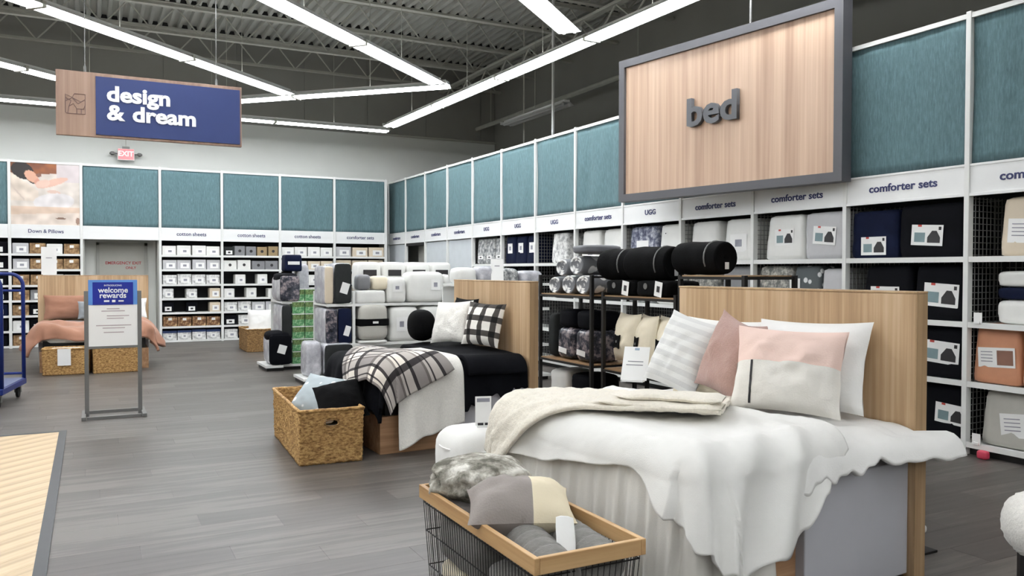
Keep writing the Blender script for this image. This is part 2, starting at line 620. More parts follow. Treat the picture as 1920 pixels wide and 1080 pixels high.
# spots of the floor that show: aisle and the strip behind the near bed
def shows(x0, x1, y):
    xm = (x0+x1)/2
    return xm < -3.2 or (y < -13.2 and xm > -2.9)
cand.sort(key=lambda t: (-t[0] if shows(*t[1:]) else 0))
pm = MB().box(0, PL-GAP, 0, PW-GAP, -0.012, 0)
first = pm.build('plank', PLANK_A, floor, (cand[0][1], cand[0][3], 0))
for a, x0, x1, yy in cand[1:300]:
    c = first.copy(); COL.objects.link(c); c.location = (x0, yy, 0)
rest = MB()
tones = []
for a, x0, x1, yy in cand[300:]:
    rest.box(x0, x1-GAP, yy, yy+PW-GAP, -0.012, 0)
    tones += [random.random()]*6
ro = rest.build('plank_field', PLANK_B, floor)
ro['kind'] = 'stuff'
at = ro.data.attributes.new('tone', 'FLOAT', 'FACE')
at.data.foreach_set('value', tones)
MB().box(XL, XR, YF, -19.5, -0.012, 0).build('rear_floor', PLANK_B, floor)

# light wood inlay with diagonal boards and a dark trim --------------------
IX0, IX1, IY0, IY1 = -9.6, -6.70, -16.2, -9.69
def clip(poly, nx, ny, d):
    out = []
    for i in range(len(poly)):
        a, b = poly[i], poly[(i+1) % len(poly)]
        da, db = a[0]*nx+a[1]*ny-d, b[0]*nx+b[1]*ny-d
        if da <= 0: out.append(a)
        if da*db < 0:
            t = da/(da-db); out.append((a[0]+(b[0]-a[0])*t, a[1]+(b[1]-a[1])*t))
    return out
inlay = tag(struct('floor_inlay', MB().box(IX0, IX1, IY0, IY1, 0.0005, 0.002), MAT_WOOD), kind='structure')
bw = 0.16
ca, sa = cos(radians(41)), sin(radians(41))
k = -60
nboards = 0
while k < 90:
    lo = k*bw
    poly = [(IX0, IY0), (IX1, IY0), (IX1, IY1), (IX0, IY1)]
    cx0 = IX1*(-sa)+IY1*ca
    poly = clip(poly, -sa, ca, cx0-lo)
    if poly: poly = clip(poly, sa, -ca, -(cx0-lo-bw+0.002))
    if len(poly) >= 3:
        px = sum(p[0] for p in poly)/len(poly); py = sum(p[1] for p in poly)/len(poly)
        bm_ = MB().prism([((x-px)*ca+(y-py)*sa, -(x-px)*sa+(y-py)*ca) for x, y in poly], 'z', 0.002, 0.009)
        bm_.build('board', MAT_WOOD, inlay, (px, py, 0), rot=(0, 0, radians(41)))
    k += 1
TRIM_DARK = plain('trim_dark', (56, 58, 60), 0.5, var=0.04)
t1 = MB().box(IX1, IX1+0.062, IY0, IY1+0.062, 0.0005, 0.011).build('trim_1', TRIM_DARK); t1['kind'] = 'structure'
t2 = MB().box(IX0, IX1, IY1, IY1+0.062, 0.0005, 0.011).build('trim_2', TRIM_DARK); t2['kind'] = 'structure'

# walls --------------------------------------------------------------------
struct('wall_back', MB().box(XL, XR, YB, YB+0.2, 0, 4.78), WALL_WHITE)
wu = MB()
xx = XL
while xx < XR-0.01:
    x1 = min(xx+1.5, XR)
    wu.box(xx+0.006, x1-0.006, YB, YB+0.2, 4.78, DECK+0.2)
    xx += 1.5
wu.box(XL, XR, YB+0.02, YB+0.2, 4.78, DECK+0.2)
struct('wall_back_upper', wu, WALL_GREY)
struct('wall_right', MB().box(XR, XR+0.2, YF, YB+0.2, 0, DECK+0.2), WALL_GREY)
struct('wall_left', MB().box(XL-0.2, XL, YF, YB+0.2, 0, DECK+0.2), WALL_WHITE)
struct('wall_front', MB().box(XL, XR, YF-0.2, YF, 0, DECK+0.2), WALL_WHITE)
# pipe along the paint line
struct('trim_3', MB().tube([(-0.5, YB-0.05, 4.80), (XR, YB-0.05, 4.80)], 0.03, 6), STEEL_GREY)

# corrugated deck ------------------------------------------------------------
dk = MB()
P = 0.19
prof = []
x = XL
while x < XR:
    prof += [(x, DECK+0.075), (x+0.085, DECK+0.075), (x+0.105, DECK), (x+0.17, DECK)]
    x += P
n0 = len(prof)
for px, pz in prof:
    dk.v.append((px, YF, pz)); dk.v.append((px, YB+0.1, pz))
for i in range(n0-1):
    dk.face((2*i, 2*i+2, 2*i+3, 2*i+1))
dk.box(XL, XR, YF, YB+0.1, DECK+0.12, DECK+0.2)
ceiling = struct('ceiling', dk, CEIL_GREY)

# bar joists -----------------------------------------------------------------
rod = MB().tube([(0, 0, 0), (0.42, 0, 0.50)], 0.016, 5)
rod2 = MB().tube([(0, 0, 0.50), (0.42, 0, 0)], 0.016, 5)
web_a = web_b = None
jy = 0.25
jn = 0
while jy > -16:
    t = thing('bar_joist', 'grey open-web roof joist, %s counted forward from the back wall' % ORD[min(jn, 13)], 'joist', (0, jy, DECK-0.60), group='roof joists')
    MB().box(XL, XR, -0.075, 0.075, 0.575, 0.592).box(XL, XR, -0.012, 0.012, 0.53, 0.575).build('top_chord', STEEL_GREY, t)
    MB().box(XL, XR, -0.055, 0.055, 0.0, 0.012).box(XL, XR, -0.012, 0.012, 0.012, 0.055).build('bottom_chord', STEEL_GREY, t)
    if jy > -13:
        fc = MB()  # dark plugs stand in for the shade inside the deck flutes
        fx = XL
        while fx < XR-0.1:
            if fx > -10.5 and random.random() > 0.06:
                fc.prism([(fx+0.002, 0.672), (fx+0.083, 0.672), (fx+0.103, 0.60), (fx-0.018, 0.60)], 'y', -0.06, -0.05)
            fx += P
        fc.build('flute_shade', RUBBER, t)['kind'] = 'stuff'
    wx = -9.0 + (0.3 if jn % 2 else 0)
    kk = 0
    while wx < XR-0.45 and jy > -12.5:
        if web_a is None:
            web_a = rod.build('web_rod', STEEL_GREY, t, (wx, 0, 0.03))
        elif kk % 2 == 0:
            copy_part(web_a, t, (wx, 0, 0.03))
        elif web_b is None:
            web_b = rod2.build('web_rod', STEEL_GREY, t, (wx, 0, 0.03))
        else:
            copy_part(web_b, t, (wx, 0, 0.03))
        wx += 0.42
        kk += 1
    jy -= 1.72
    jn += 1
# bridging girder running front to back
for gx, lab in ((-9.6, 'grey lattice roof girder crossing the joists over the blue cart'), (1.4, 'grey lattice roof girder over the dark space behind the shelving')):
    t = thing('roof_girder', lab, 'girder', (gx, 0, DECK-1.05))
    MB().box(-0.07, 0.07, YF, YB, 0.38, 0.43).build('top_chord', STEEL_GREY, t)
    MB().box(-0.07, 0.07, YF, YB, 0.0, 0.03).build('bottom_chord', STEEL_GREY, t)
    yy = YB-0.1
    while yy > -14:
        MB().tube([(0, yy, 0.02), (0, yy-0.5, 0.40), (0, yy-1.0, 0.02)], 0.02, 5).build('web_rod', STEEL_GREY, t)
        yy -= 1.0

# ================================================================== LIGHT FIXTURES
LZ = 4.5
def light_run(p0, p1, label, lit=True, wires=True):
    p0, p1 = Vector((p0[0], p0[1], 0)), Vector((p1[0], p1[1], 0))
    L = (p1-p0).length
    ang = math.atan2(p1.y-p0.y, p1.x-p0.x)
    t = thing('strip_light', label, 'light fixture', (p0.x, p0.y, LZ), ang, 'strip light runs hung from the roof')
    nseg = max(1, round(L/2.44))
    sl = L/nseg
    hs = MB(); 
    hs.box(0, sl-0.012, -0.06, 0.06, 0.045, 0.09)
    hs.prism([(-0.15, 0.0), (-0.145, 0.0), (-0.06, 0.06), (-0.06, 0.066)], 'x', 0, sl-0.012)
    hs.prism([(0.06, 0.066), (0.06, 0.06), (0.145, 0.0), (0.15, 0.0)], 'x', 0, sl-0.012)
    tb = MB().tube([(0.03, 0, 0), (sl-0.045, 0, 0)], 0.030, 8)
    h0 = t0 = None
    for i in range(nseg):
        h0 = hs.build('housing', WHITE_FIX, t) if h0 is None else copy_part(h0, t, (i*sl, 0, 0))
        for s in (-0.07, 0.07):
            if t0 is None:
                t0 = tb.build('lamp_tube', TUBE if lit else PLASTIC_WHITE, t, (i*sl, s, 0.012))
            else:
                copy_part(t0, t, (i*sl, s, 0.012))
        if i:
            MB().box(sl*i-0.035, sl*i+0.02, -0.125, 0.125, -0.025, 0.05).build('joint_clip', STEEL_GREY, t, bevel=0.004)
        else:
            MB().box(0, 0.012, -0.15, 0.15, 0.0, 0.06).build('end_plate', WHITE_FIX, t)
        if lit:
            MB().box(sl*i+0.1, sl*(i+1)-0.1, -0.03, 0.03, 0.0901, 0.094).build('added_ceiling_fill', ADDED_FILL, t)  # glowing strip added out of sight on the housing to brighten the ceiling
        if wires:
            MB().tube([(sl*(i+0.5), 0, 0.07), (sl*(i+0.5), 0, DECK-LZ-0.6)], 0.005, 4).build('hanger_wire', STEEL_GREY, t)
    return t
def line_from(p, deg, L):
    return (p, (p[0]+cos(radians(deg))*L, p[1]+sin(radians(deg))*L))
# branches at 45 degrees that end on one cross run
light_run(*line_from((-3.42, -4.25), 223.7, 9.76), label='lit strip light run passing over the blue hanging sign')
light_run(*line_from((-1.47, -6.17), 222.5, 9.76), label='lit strip light run at a slant, its far end touching the cross run')
light_run(*line_from((-1.06, -9.55), 220.5, 7.32), label='lit strip light ending just above the long side run')
light_run(*line_from((-5.50, -2.52), 222.0, 7.32), label='lit strip light run ending behind the blue hanging sign')
light_run((-5.25, -2.12), (-1.24, -6.09), 'lit cross run that the slanting strip lights meet')
light_run((-0.88, -2.11), (-0.50, -14.3), 'long lit strip light run above the teal side shelving')
light_run((-12.7, -1.45), (-0.69, -1.55), 'lit strip light run nearest to the white back wall')
light_run((1.2, -3.39), (1.2, -5.78), 'unlit strip light over the dark space behind the shelving', lit=False)
# the shop's other runs, over the aisles beside and behind the viewer
light_run((-14.5, -9.0), (-9.4, -14.0), 'lit strip light run above the aisle beside the blue cart')
light_run((-12.6, -16.0), (-5.4, -16.0), 'lit strip light run above the wooden floor inlay')
light_run((-4.2, -16.5), (-4.2, -23.8), 'lit strip light run above the nearest bed end')
light_run((-15.0, -18.5), (-15.0, -5.0), 'lit strip light run beside the far side aisle')
light_run((-13.5, -21.5), (-3.8, -24.5), 'lit strip light run above the store front')
light_run((-1.2, -17.0), (-1.2, -24.0), 'lit strip light run above the shelving beyond the fluffy stool')

# loose conduits and hangers in the dark area
for i, (px, py, z0, lab) in enumerate([(0.92, -5.75, 3.3, 'thin pale conduit rising behind the teal shelving'), (1.05, -5.55, 3.3, 'thin dark conduit beside the pale one behind the shelving'), (1.6, -3.4, 3.3, 'thin grey conduit rising near the unlit strip light')]):
    cd = MB().tube([(0, 0, 0), (0.0, 0, DECK-z0)], 0.028 if i == 0 else 0.018, 6).lathe([(0.05, 0), (0.05, 0.02)], 8).build('conduit', WHITE_FIX if i == 0 else STEEL_GREY, loc=(px, py, z0))
    tag(cd, lab, 'pipe', 'conduits')
cd = MB().tube([(0, 0, 0), (0, 12.8, 0)], 0.05, 8).tube([(0, 0.2, 0), (0, 0.2, 0.9)], 0.01, 4).tube([(0, 6, 0), (0, 6, 0.9)], 0.01, 4).tube([(0, 12, 0), (0, 12, 0.9)], 0.01, 4).build('sprinkler_pipe', STEEL_GREY, loc=(2.3, -12.4, 5.1))
tag(cd, 'long grey sprinkler pipe hung along the dark side wall', 'pipe')

# ================================================================== SHELVING
M = 1.2192
PY = [0.5416-M*k for k in range(16)]
H_TOP, H_TEAL0, H_HEAD0 = 3.63, 2.40, 2.134
RLEV = [1.63, 1.09, 0.60, 0.10]
LABELS_R = {0: 'comforters', 1: 'comforters', 2: 'comforters', 3: 'comforters', 4: 'UGG', 5: 'UGG', 6: 'UGG', 7: 'comforter sets', 8: 'UGG', 9: 'comforter sets', 10: 'comforter sets', 11: 'comforter sets', 12: 'comforter sets', 13: 'comforter sets'}

def teal_sheet(w, h, seed, side):
    """hanging cloth, gently rippled; side: 'x' along +x facing -y, 'y' along -y facing -x"""
    def fn(u, v):
        q = Vector((u*w*2.2+seed*7.3, v*0.5, seed))
        d = 0.030*noise.noise(q)+0.014*noise.noise(q*3.1)+0.004*sin(u*w*21+seed)
        d *= 0.35+0.65*min(1, (1-v)*2.2)
        zz = v*h + 0.006*noise.noise(Vector((u*w*3, seed, 2)))
        return (u*w, d, zz) if side == 'x' else (d, -u*w, zz)
    return MB().grid(fn, 36, 14)

def right_bay_place(k):
    return ('second', 'third')[0]

PLACE_R = {0: 'deepest in the corner', 1: 'second out of the corner', 2: 'third out of the corner', 3: 'fourth out of the corner', 4: 'fifth out of the corner',
           5: 'sixth out of the corner', 6: 'seventh out of the corner', 7: 'just beyond the bed sign', 8: 'under the far end of bed sign', 9: 'under the middle of bed sign',
           10: 'under the near end of bed sign', 11: 'just this side of bed sign', 12: 'second this side of bed sign', 13: 'third this side of bed sign'}

GRID_BAYS = {4, 6, 7, 8, 9, 10, 11, 12}
for k in range(14):
    y0, y1 = PY[k], PY[k+1]            # far post, near post
    t = thing('shelving_bay', 'tall white shelving bay, %s, along the side run' % PLACE_R[k], 'shelving', (0, y0, 0), group='side wall shelving bays')
    MB().box(-0.02, 0.045, -0.022, 0.022, 0, H_TOP+0.02).build('post', WHITE_METAL, t, bevel=0.004)
    if k == 13:
        MB().box(-0.02, 0.045, -M-0.022, -M+0.022, 0, H_TOP+0.02).build('post', WHITE_METAL, t, bevel=0.004)
    MB().box(0.52, 0.56, -M, 0, 0, H_TOP).build('back_panel', DARK_BACK if k >= 4 else RECESS_GREY, t)
    MB().box(-0.012, 0.03, -M+0.022, -0.022, H_TOP-0.035, H_TOP+0.005).build('top_rail', WHITE_METAL, t)
    hd = MB().box(-0.006, 0.03, -M+0.022, -0.022, H_HEAD0, H_TEAL0).box(-0.016, 0.03, -M+0.022, -0.022, H_HEAD0, H_HEAD0+0.025).box(-0.012, 0.03, -M+0.022, -0.022, H_TEAL0-0.02, H_TEAL0).build('header_panel', HEADER_WHITE, t, bevel=0.002)
    if k in LABELS_R:
        s = LABELS_R[k]
        write(s, 0.098 if s != 'UGG' else 0.092, NAVY_INK, hd, (-0.008, -M/2, (H_HEAD0+H_TEAL0)/2), FACE_NX, 0.004, 0.022, 1.16)
    if k >= 4:
        for z in RLEV:
            MB().box(0.0, 0.52, -M+0.022, -0.022, z-0.03, z).box(-0.014, 0.0, -M+0.022, -0.022, z-0.038, z+0.008).build('shelf', WHITE_METAL, t)
        MB().box(0.04, 0.06, -M+0.022, -0.022, 0, 0.062).build('kick_plate', BLACK_METAL, t)
        if k in GRID_BAYS:
            g = MB()
            zz = 0.14
            while zz < H_HEAD0:
                g.box(0.492, 0.498, -M+0.03, -0.03, zz, zz+0.006); zz += 0.052
            yy = -0.05
            while yy > -M+0.04:
                g.box(0.498, 0.504, yy-0.006, yy, 0.12, H_HEAD0); yy -= 0.052
            g.build('wire_grid', GRID_GREY, t)['kind'] = 'stuff'
        dv = MB()
        zz = 0.14
        while zz < H_HEAD0:
            dv.box(0.05, 0.49, -0.003, 0.003, zz, zz+0.006); zz += 0.052
        xx = 0.06
        while xx < 0.49:
            dv.box(xx, xx+0.006, 0.003, 0.009, 0.12, H_HEAD0); xx += 0.052
        dv.build('divider_grid', GRID_GREY, t)['kind'] = 'stuff'
    else:
        # closed lower part with pale panels
        pale = plain('pale_blue_panel', (198, 204, 208), 0.5, var=0.03)
        if k == 1:
            MB().box(0.30, 0.34, -M+0.022, -0.022, 0, H_HEAD0-0.06).build('recessed_panel', RECESS_GREY, t)
            MB().box(0.0, 0.30, -M+0.022, -M+0.05, 0, H_HEAD0).box(0.0, 0.30, -M+0.05, -0.022, H_HEAD0-0.06, H_HEAD0).build('dark_jamb', BLACK_METAL, t)
        else:
            MB().box(0.02, 0.06, -M+0.03, -0.03, 0.0, H_HEAD0-0.01).build('infill_panel', pale, t, bevel=0.004)
    # teal cloth
    c = teal_sheet(M-0.05, H_TOP-H_TEAL0-0.03, k+1, 'y').build('curtain_panel', TEAL, loc=(0.012, y0-0.025, H_TEAL0-0.002), smooth=True, solid=0.004)
    tag(c, 'teal linen curtain panel, %s, over the side run' % PLACE_R[k], 'curtain', 'teal curtain panels')

# back wall bays: x of posts from the corner outward
BX = [-0.253, -1.472, -2.691, -3.911, -5.130, -6.5715, -7.7922, -9.012]
BLEV = [1.83, 1.53, 1.22, 0.925, 0.63, 0.335, 0.045]
BNAME = {0: 'nearest the corner', 1: 'second out of the corner', 2: 'third out of the corner', 3: 'beside the exit doorway', 4: 'open over the exit doorway', 5: 'with the bedroom poster', 6: 'behind the blue cart'}
BTEXT = {0: 'comforter sets', 1: 'cotton sheets', 2: 'cotton sheets', 3: 'cotton sheets', 5: 'Down & Pillows'}
for k in range(7):
    x1, x0 = BX[k], BX[k+1]
    w = x1-x0
    t = thing('shelving_bay', 'tall white shelving bay %s, on the back wall' % BNAME[k], 'shelving', (x0, 0, 0), group='back wall shelving bays')
    MB().box(-0.025, 0.025, -0.02, 0.045, 0, H_TOP+0.02).build('post', WHITE_METAL, t, bevel=0.004)
    if k == 0:
        MB().box(w-0.03, w+0.03, -0.02, 0.045, 0, H_TOP+0.02).build('post', WHITE_METAL, t, bevel=0.004)
        MB().box(w+0.0, w+0.03, 0.045, 0.58, 0, H_TOP).build('end_panel', RECESS_GREY, t)
    MB().box(0.025, w-0.025, -0.012, 0.03, H_TOP-0.035, H_TOP+0.005).build('top_rail', WHITE_METAL, t)
    hd = MB().box(0.025, w-0.025, -0.006, 0.03, H_HEAD0, H_TEAL0).box(0.025, w-0.025, -0.014, 0.03, H_HEAD0, H_HEAD0+0.025).build('header_panel', HEADER_WHITE, t, bevel=0.002)
    if k in BTEXT:
        write(BTEXT[k], 0.108 if k != 5 else 0.100, NAVY_INK, hd, (w/2, -0.008, (H_HEAD0+H_TEAL0)/2), FACE_NY, 0.004, 0.012, 1.0 if k != 5 else 0.95)
    if k != 4:
        MB().box(0, w, 0.52, 0.56, 0, H_TOP).build('back_panel', DARK_BACK, t)
        for z in BLEV:
            MB().box(0.025, w-0.025, 0.0, 0.52, z-0.03, z).box(0.025, w-0.025, -0.014, 0.0, z-0.036, z+0.006).build('shelf', WHITE_METAL, t)
        MB().box(0.025, w-0.025, 0.03, 0.05, 0, 0.012).build('kick_plate', BLACK_METAL, t)
    else:
        MB().box(0.025, 0.05, 0.045, 0.58, 0, H_HEAD0).box(w-0.05, w-0.025, 0.045, 0.58, 0, H_HEAD0).build('side_lining', RECESS_GREY, t)
        MB().box(0.05, w-0.05, 0.10, 0.58, H_HEAD0, H_HEAD0+0.02).build('soffit', RECESS_GREY, t)
        MB().box(0.02, w-0.02, 0.52, 0.56, H_HEAD0+0.02, H_TOP).build('back_panel', DARK_BACK, t)
    if k != 5:
        c = teal_sheet(w-0.06, H_TOP-H_TEAL0-0.03, 31+k*1.7, 'x').build('curtain_panel', TEAL, loc=(x0+0.03, 0.012, H_TEAL0-0.002), smooth=True, solid=0.004)
        tag(c, 'teal linen curtain panel on the back wall, bay %s' % BNAME[k], 'curtain', 'teal curtain panels')

# poster of someone asleep in white bedding: flat print, coloured point by point
def seg(u, v, x, y, rx, ry, a=0.0):
    ca, sa = cos(a), sin(a)
    dx, dy = u-x, v-y
    return ((dx*ca+dy*sa)/rx)**2+((-dx*sa+dy*ca)/ry)**2
def poster_col(u, v):                      # u to the right, v downward
    n = 1.6*noise.noise(Vector((u*4+v*3, v*7-u*2, 1)))+noise.noise(Vector((u*12, v*12, 5)))
    col = (206+16*n, 197+16*n, 188+16*n)
    if v < 0.20-0.06*u and u < 0.66: col = (128+20*n, 74+12*n, 44)
    if u > 0.66 and v < 0.3: col = (200+6*n, 190+6*n, 190+6*n)
    if seg(u, v, 0.17, 0.13, 0.17, 0.13, 0.5) < 1: col = (34, 27, 26)
    if seg(u, v, 0.30, 0.27, 0.09, 0.05, 0.8) < 1: col = (40, 30, 28)
    if v > 0.16+u*0.75 and u < 0.4 and v < 0.62: col = (212+14*n, 198+14*n, 184+14*n)
    if abs(v-(0.36+u*1.25)) < 0.02 and u < 0.2: col = (196, 180, 168)
    if seg(u, v, 0.30, 0.22, 0.12, 0.075, 0.75) < 1: col = (204, 156, 132)
    if seg(u, v, 0.375, 0.30, 0.035, 0.05, 0.5) < 1: col = (196, 140, 122)
    if seg(u, v, 0.405, 0.195, 0.04, 0.03) < 1: col = (120, 86, 74)
    if seg(u, v, 0.60, 0.31, 0.24, 0.055, -0.35) < 1: col = (208+5*n, 168+5*n, 150+5*n)
    if seg(u, v, 0.46, 0.33, 0.11, 0.06, -0.3) < 1: col = (214+5*n, 182+5*n, 166+5*n)
    if seg(u, v, 0.62, 0.46, 0.10, 0.03, 0.1) < 1: col = (206, 178, 164)
    if seg(u, v, 0.62, 0.62, 0.30, 0.14, -0.1) < 1: col = (212+14*n, 207+14*n, 206+14*n)
    if v > 0.70: col = (206+12*n, 182+12*n, 162+12*n)
    if v > 0.84-0.05*u: col = (212+14*n, 198+14*n, 186+14*n)
    if seg(u, v, 0.72, 0.89, 0.08, 0.015) < 1: col = (120, 92, 76)
    if seg(u, v, 0.97, 0.93, 0.03, 0.06) < 1: col = (150, 120, 104)
    return col
w5 = BX[5]-BX[6]-0.05
h5 = H_TOP-H_TEAL0-0.035
NP_ = 90
pg = MB().grid(lambda u, v: (u*w5, 0, h5-v*h5), NP_, NP_)
pmt, pnt, pbs = base_mat('poster_print')
pa = pnt.nodes.new('ShaderNodeVertexColor'); pa.layer_name = 'print'
link(pnt, pa.outputs['Color'], pbs.inputs['Base Color'])
pbs.inputs['Roughness'].default_value = 0.5
pboard = thing('bedroom_poster', 'photo poster of a dark-haired person asleep in white bedding', 'poster', (BX[6]+0.025, 0.004, H_TEAL0))
pp = pg.build('printed_sheet', pmt, pboard)
ca_ = pp.data.color_attributes.new('print', 'FLOAT_COLOR', 'POINT')
cols = []
for j in range(NP_+1):
    for i in range(NP_+1):
        cols += lin([max(0, min(255, c)) for c in poster_col(i/NP_, j/NP_)])
ca_.data.foreach_set('color', cols)
MB().box(0, w5, 0.001, 0.016, 0, h5).build('backing_board', CARD_WHITE, pboard)

# exit door in the opening -------------------------------------------------
dx0, dx1 = -6.25, -5.40
door = thing('door_1', None, None, (0, YB, 0)); door['kind'] = 'structure'
MB().box(dx0-0.06, dx0, -0.05, 0.0, 0, 2.09).box(dx1, dx1+0.06, -0.05, 0, 0, 2.09).box(dx0-0.06, dx1+0.06, -0.05, 0, 2.03, 2.09).build('door_frame', RECESS_GREY, door)
MB().box(dx0, dx1, -0.03, 0.0, 0.01, 2.03).build('door_leaf', DOOR_GREY, door)
pb = MB().box(dx0+0.05, dx1-0.05, -0.09, -0.06, 0.98, 1.04).box(dx0+0.08, dx0+0.12, -0.06, -0.03, 0.98, 1.04).box(dx1-0.12, dx1-0.08, -0.06, -0.03, 0.98, 1.04).build('push_bar', GREY_STEEL, door)
write('EMERGENCY EXIT', 0.085, RED_INK, door, (-5.80, -0.032, 1.66), FACE_NY, 0.002, 0.02, 1.0)
write('ONLY', 0.075, RED_INK, door, (-5.66, -0.032, 1.56), FACE_NY, 0.002, 0.02, 1.0)

# lit exit sign with two lamp heads ----------------------------------------
ex = thing('exit_sign', 'small red lit exit sign with two emergency lamp heads', 'exit sign', (-5.74, 0.42, 3.80))
MB().box(-0.16, 0.16, 0.0, 0.07, 0.0, 0.24).build('housing', PLASTIC_WHITE, ex, bevel=0.01)
MB().box(-0.145, 0.145, -0.006, 0.0, 0.02, 0.23).build('lit_face', EXIT_GLOW, ex)
write('EXIT', 0.15, glow('exit_letters', (255, 208, 206), 0.9), ex, (0, -0.008, 0.125), FACE_NY, 0.003, 0.02, 0.95)
MB().tube([(0, 0.03, 0.24), (0, 0.03, 0.95)], 0.006, 5).build('hanger_rod', STEEL_GREY, ex)
MB().box(-0.07, 0.07, 0.01, 0.06, 0.24, 0.29).build('canopy', GREY_STEEL, ex)
for s in (-1, 1):
    MB().tube([(s*0.16, 0.03, 0.13), (s*0.20, 0.01, 0.13)], 0.015, 6).lathe([(0.02, -0.02), (0.055, 0.0), (0.055, 0.03), (0.03, 0.05)], 10, 0, (s*0.255, 0.01, 0.115)).build('lamp_head', GREY_STEEL, ex)
MB().box(-0.03, 0.03, 0.07, 0.18, 0.08, 0.16).build('wall_arm', PLASTIC_WHITE, ex)

# ================================================================== HANGING SIGNS
# blue and wood banner: plane y = -9
sx0, sx1, sz0, sz1 = -6.72, -4.94, 2.87, 3.52
sg = thing('hanging_sign', 'hanging wooden sign with blue panel reading design & dream', 'sign', (sx0, -9.0, sz0))
SW, SH = sx1-sx0, sz1-sz0
MB().box(0, SW, 0, 0.05, 0, SH).build('wood_board', SIGN_WOOD2, sg, bevel=0.004)
MB().box(0.355, SW-0.02, -0.012, 0, 0.025, SH-0.035).build('blue_panel', SIGN_BLUE, sg)
write('design', 0.215, WHITE_INK, sg, (0.455, -0.016, 0.43), FACE_NY, 0.012, 0.036, 1.12, 'LEFT')
write('& dream', 0.215, WHITE_INK, sg, (0.455, -0.016, 0.24), FACE_NY, 0.012, 0.036, 1.12, 'LEFT')
# emblem: quilted patches drawn in relief
em = MB()
EMB = plain('emblem_brown', (112, 88, 84), 0.6)
def outline(pts, r=0.0035):
    em.tube([(x, -0.004, z) for x, z in pts], r, 5)
ex0, ez0 = 0.085, 0.22
outline([(ex0, ez0+0.01), (ex0, ez0+0.19), (ex0+0.06, ez0+0.16), (ex0+0.08, ez0+0.20), (ex0+0.175, ez0+0.20), (ex0+0.175, ez0+0.0), (ex0+0.01, ez0+0.0), (ex0, ez0+0.01)])
outline([(ex0, ez0+0.12), (ex0+0.06, ez0+0.16), (ex0+0.11, ez0+0.10), (ex0+0.175, ez0+0.15)])
outline([(ex0+0.02, ez0+0.0), (ex0+0.03, ez0+0.07), (ex0+0.07, ez0+0.10), (ex0+0.10, ez0+0.05), (ex0+0.16, ez0+0.05), (ex0+0.175, ez0+0.09)])
outline([(ex0+0.10, ez0+0.05), (ex0+0.10, ez0+0.0)])
outline([(ex0+0.14, ez0+0.05), (ex0+0.14, ez0+0.0)])
outline([(ex0+0.06, ez0+0.16), (ex0+0.14, ez0+0.12)])
outline([(ex0, ez0+0.155), (ex0+0.05, ez0+0.13), (ex0+0.03, ez0+0.07)])
em.build('emblem', EMB, sg)
for rx in (0.26, 1.52):
    MB().tube([(rx, 0.025, SH), (rx, 0.025, DECK-sz0-0.55)], 0.005, 5).lathe([(0.012, 0), (0.012, 0.06)], 8, 0, (rx, 0.025, SH)).build('hanger_rod', GREY_STEEL, sg)

# big "bed" sign, turned a little off the wall
A = Vector((-0.62, -10.03, 0)); B = Vector((-0.16, -12.98, 0))
SL = (B-A).length
sang = math.atan2(A.x-B.x, -(A.y-B.y)) 
sb = thing('bed_sign', 'large wood-faced sign in grey frame reading bed', 'sign', (A.x, A.y, 2.36), math.atan2((B-A).x, -(B-A).y))
# local: runs along -y from 0 to -SL, faces -x
HB = 1.72
MB().box(0.0, 0.09, -SL+0.09, -0.09, 0.09, HB-0.09).build('wood_panel', SIGN_WOOD, sb)
MB().box(-0.035, 0.12, -SL, 0, HB-0.09, HB).box(-0.035, 0.12, -SL, 0, 0, 0.09).box(-0.035, 0.12, -SL, -SL+0.09, 0.09, HB-0.09).box(-0.035, 0.12, -0.09, 0, 0.09, HB-0.09).build('frame', SIGN_FRAME, sb)
write('bed', 0.43, LETTER_GREY, sb, (-0.03, -SL*0.485, HB*0.51), FACE_NX, 0.05, 0.026, 1.12)
for ry in (-SL*0.63, -SL*0.93):
    MB().tube([(0.05, ry, HB), (0.05, ry, DECK-2.36-0.5)], 0.012, 6).build('hanger_pipe', GREY_STEEL, sb)
for ry in (-0.5, -SL+0.15):
    MB().box(0.12, 0.14 if ry < -1 else 0.5, ry-0.02, ry+0.02, 0.3, 0.34).build('bracket', SIGN_FRAME, sb)

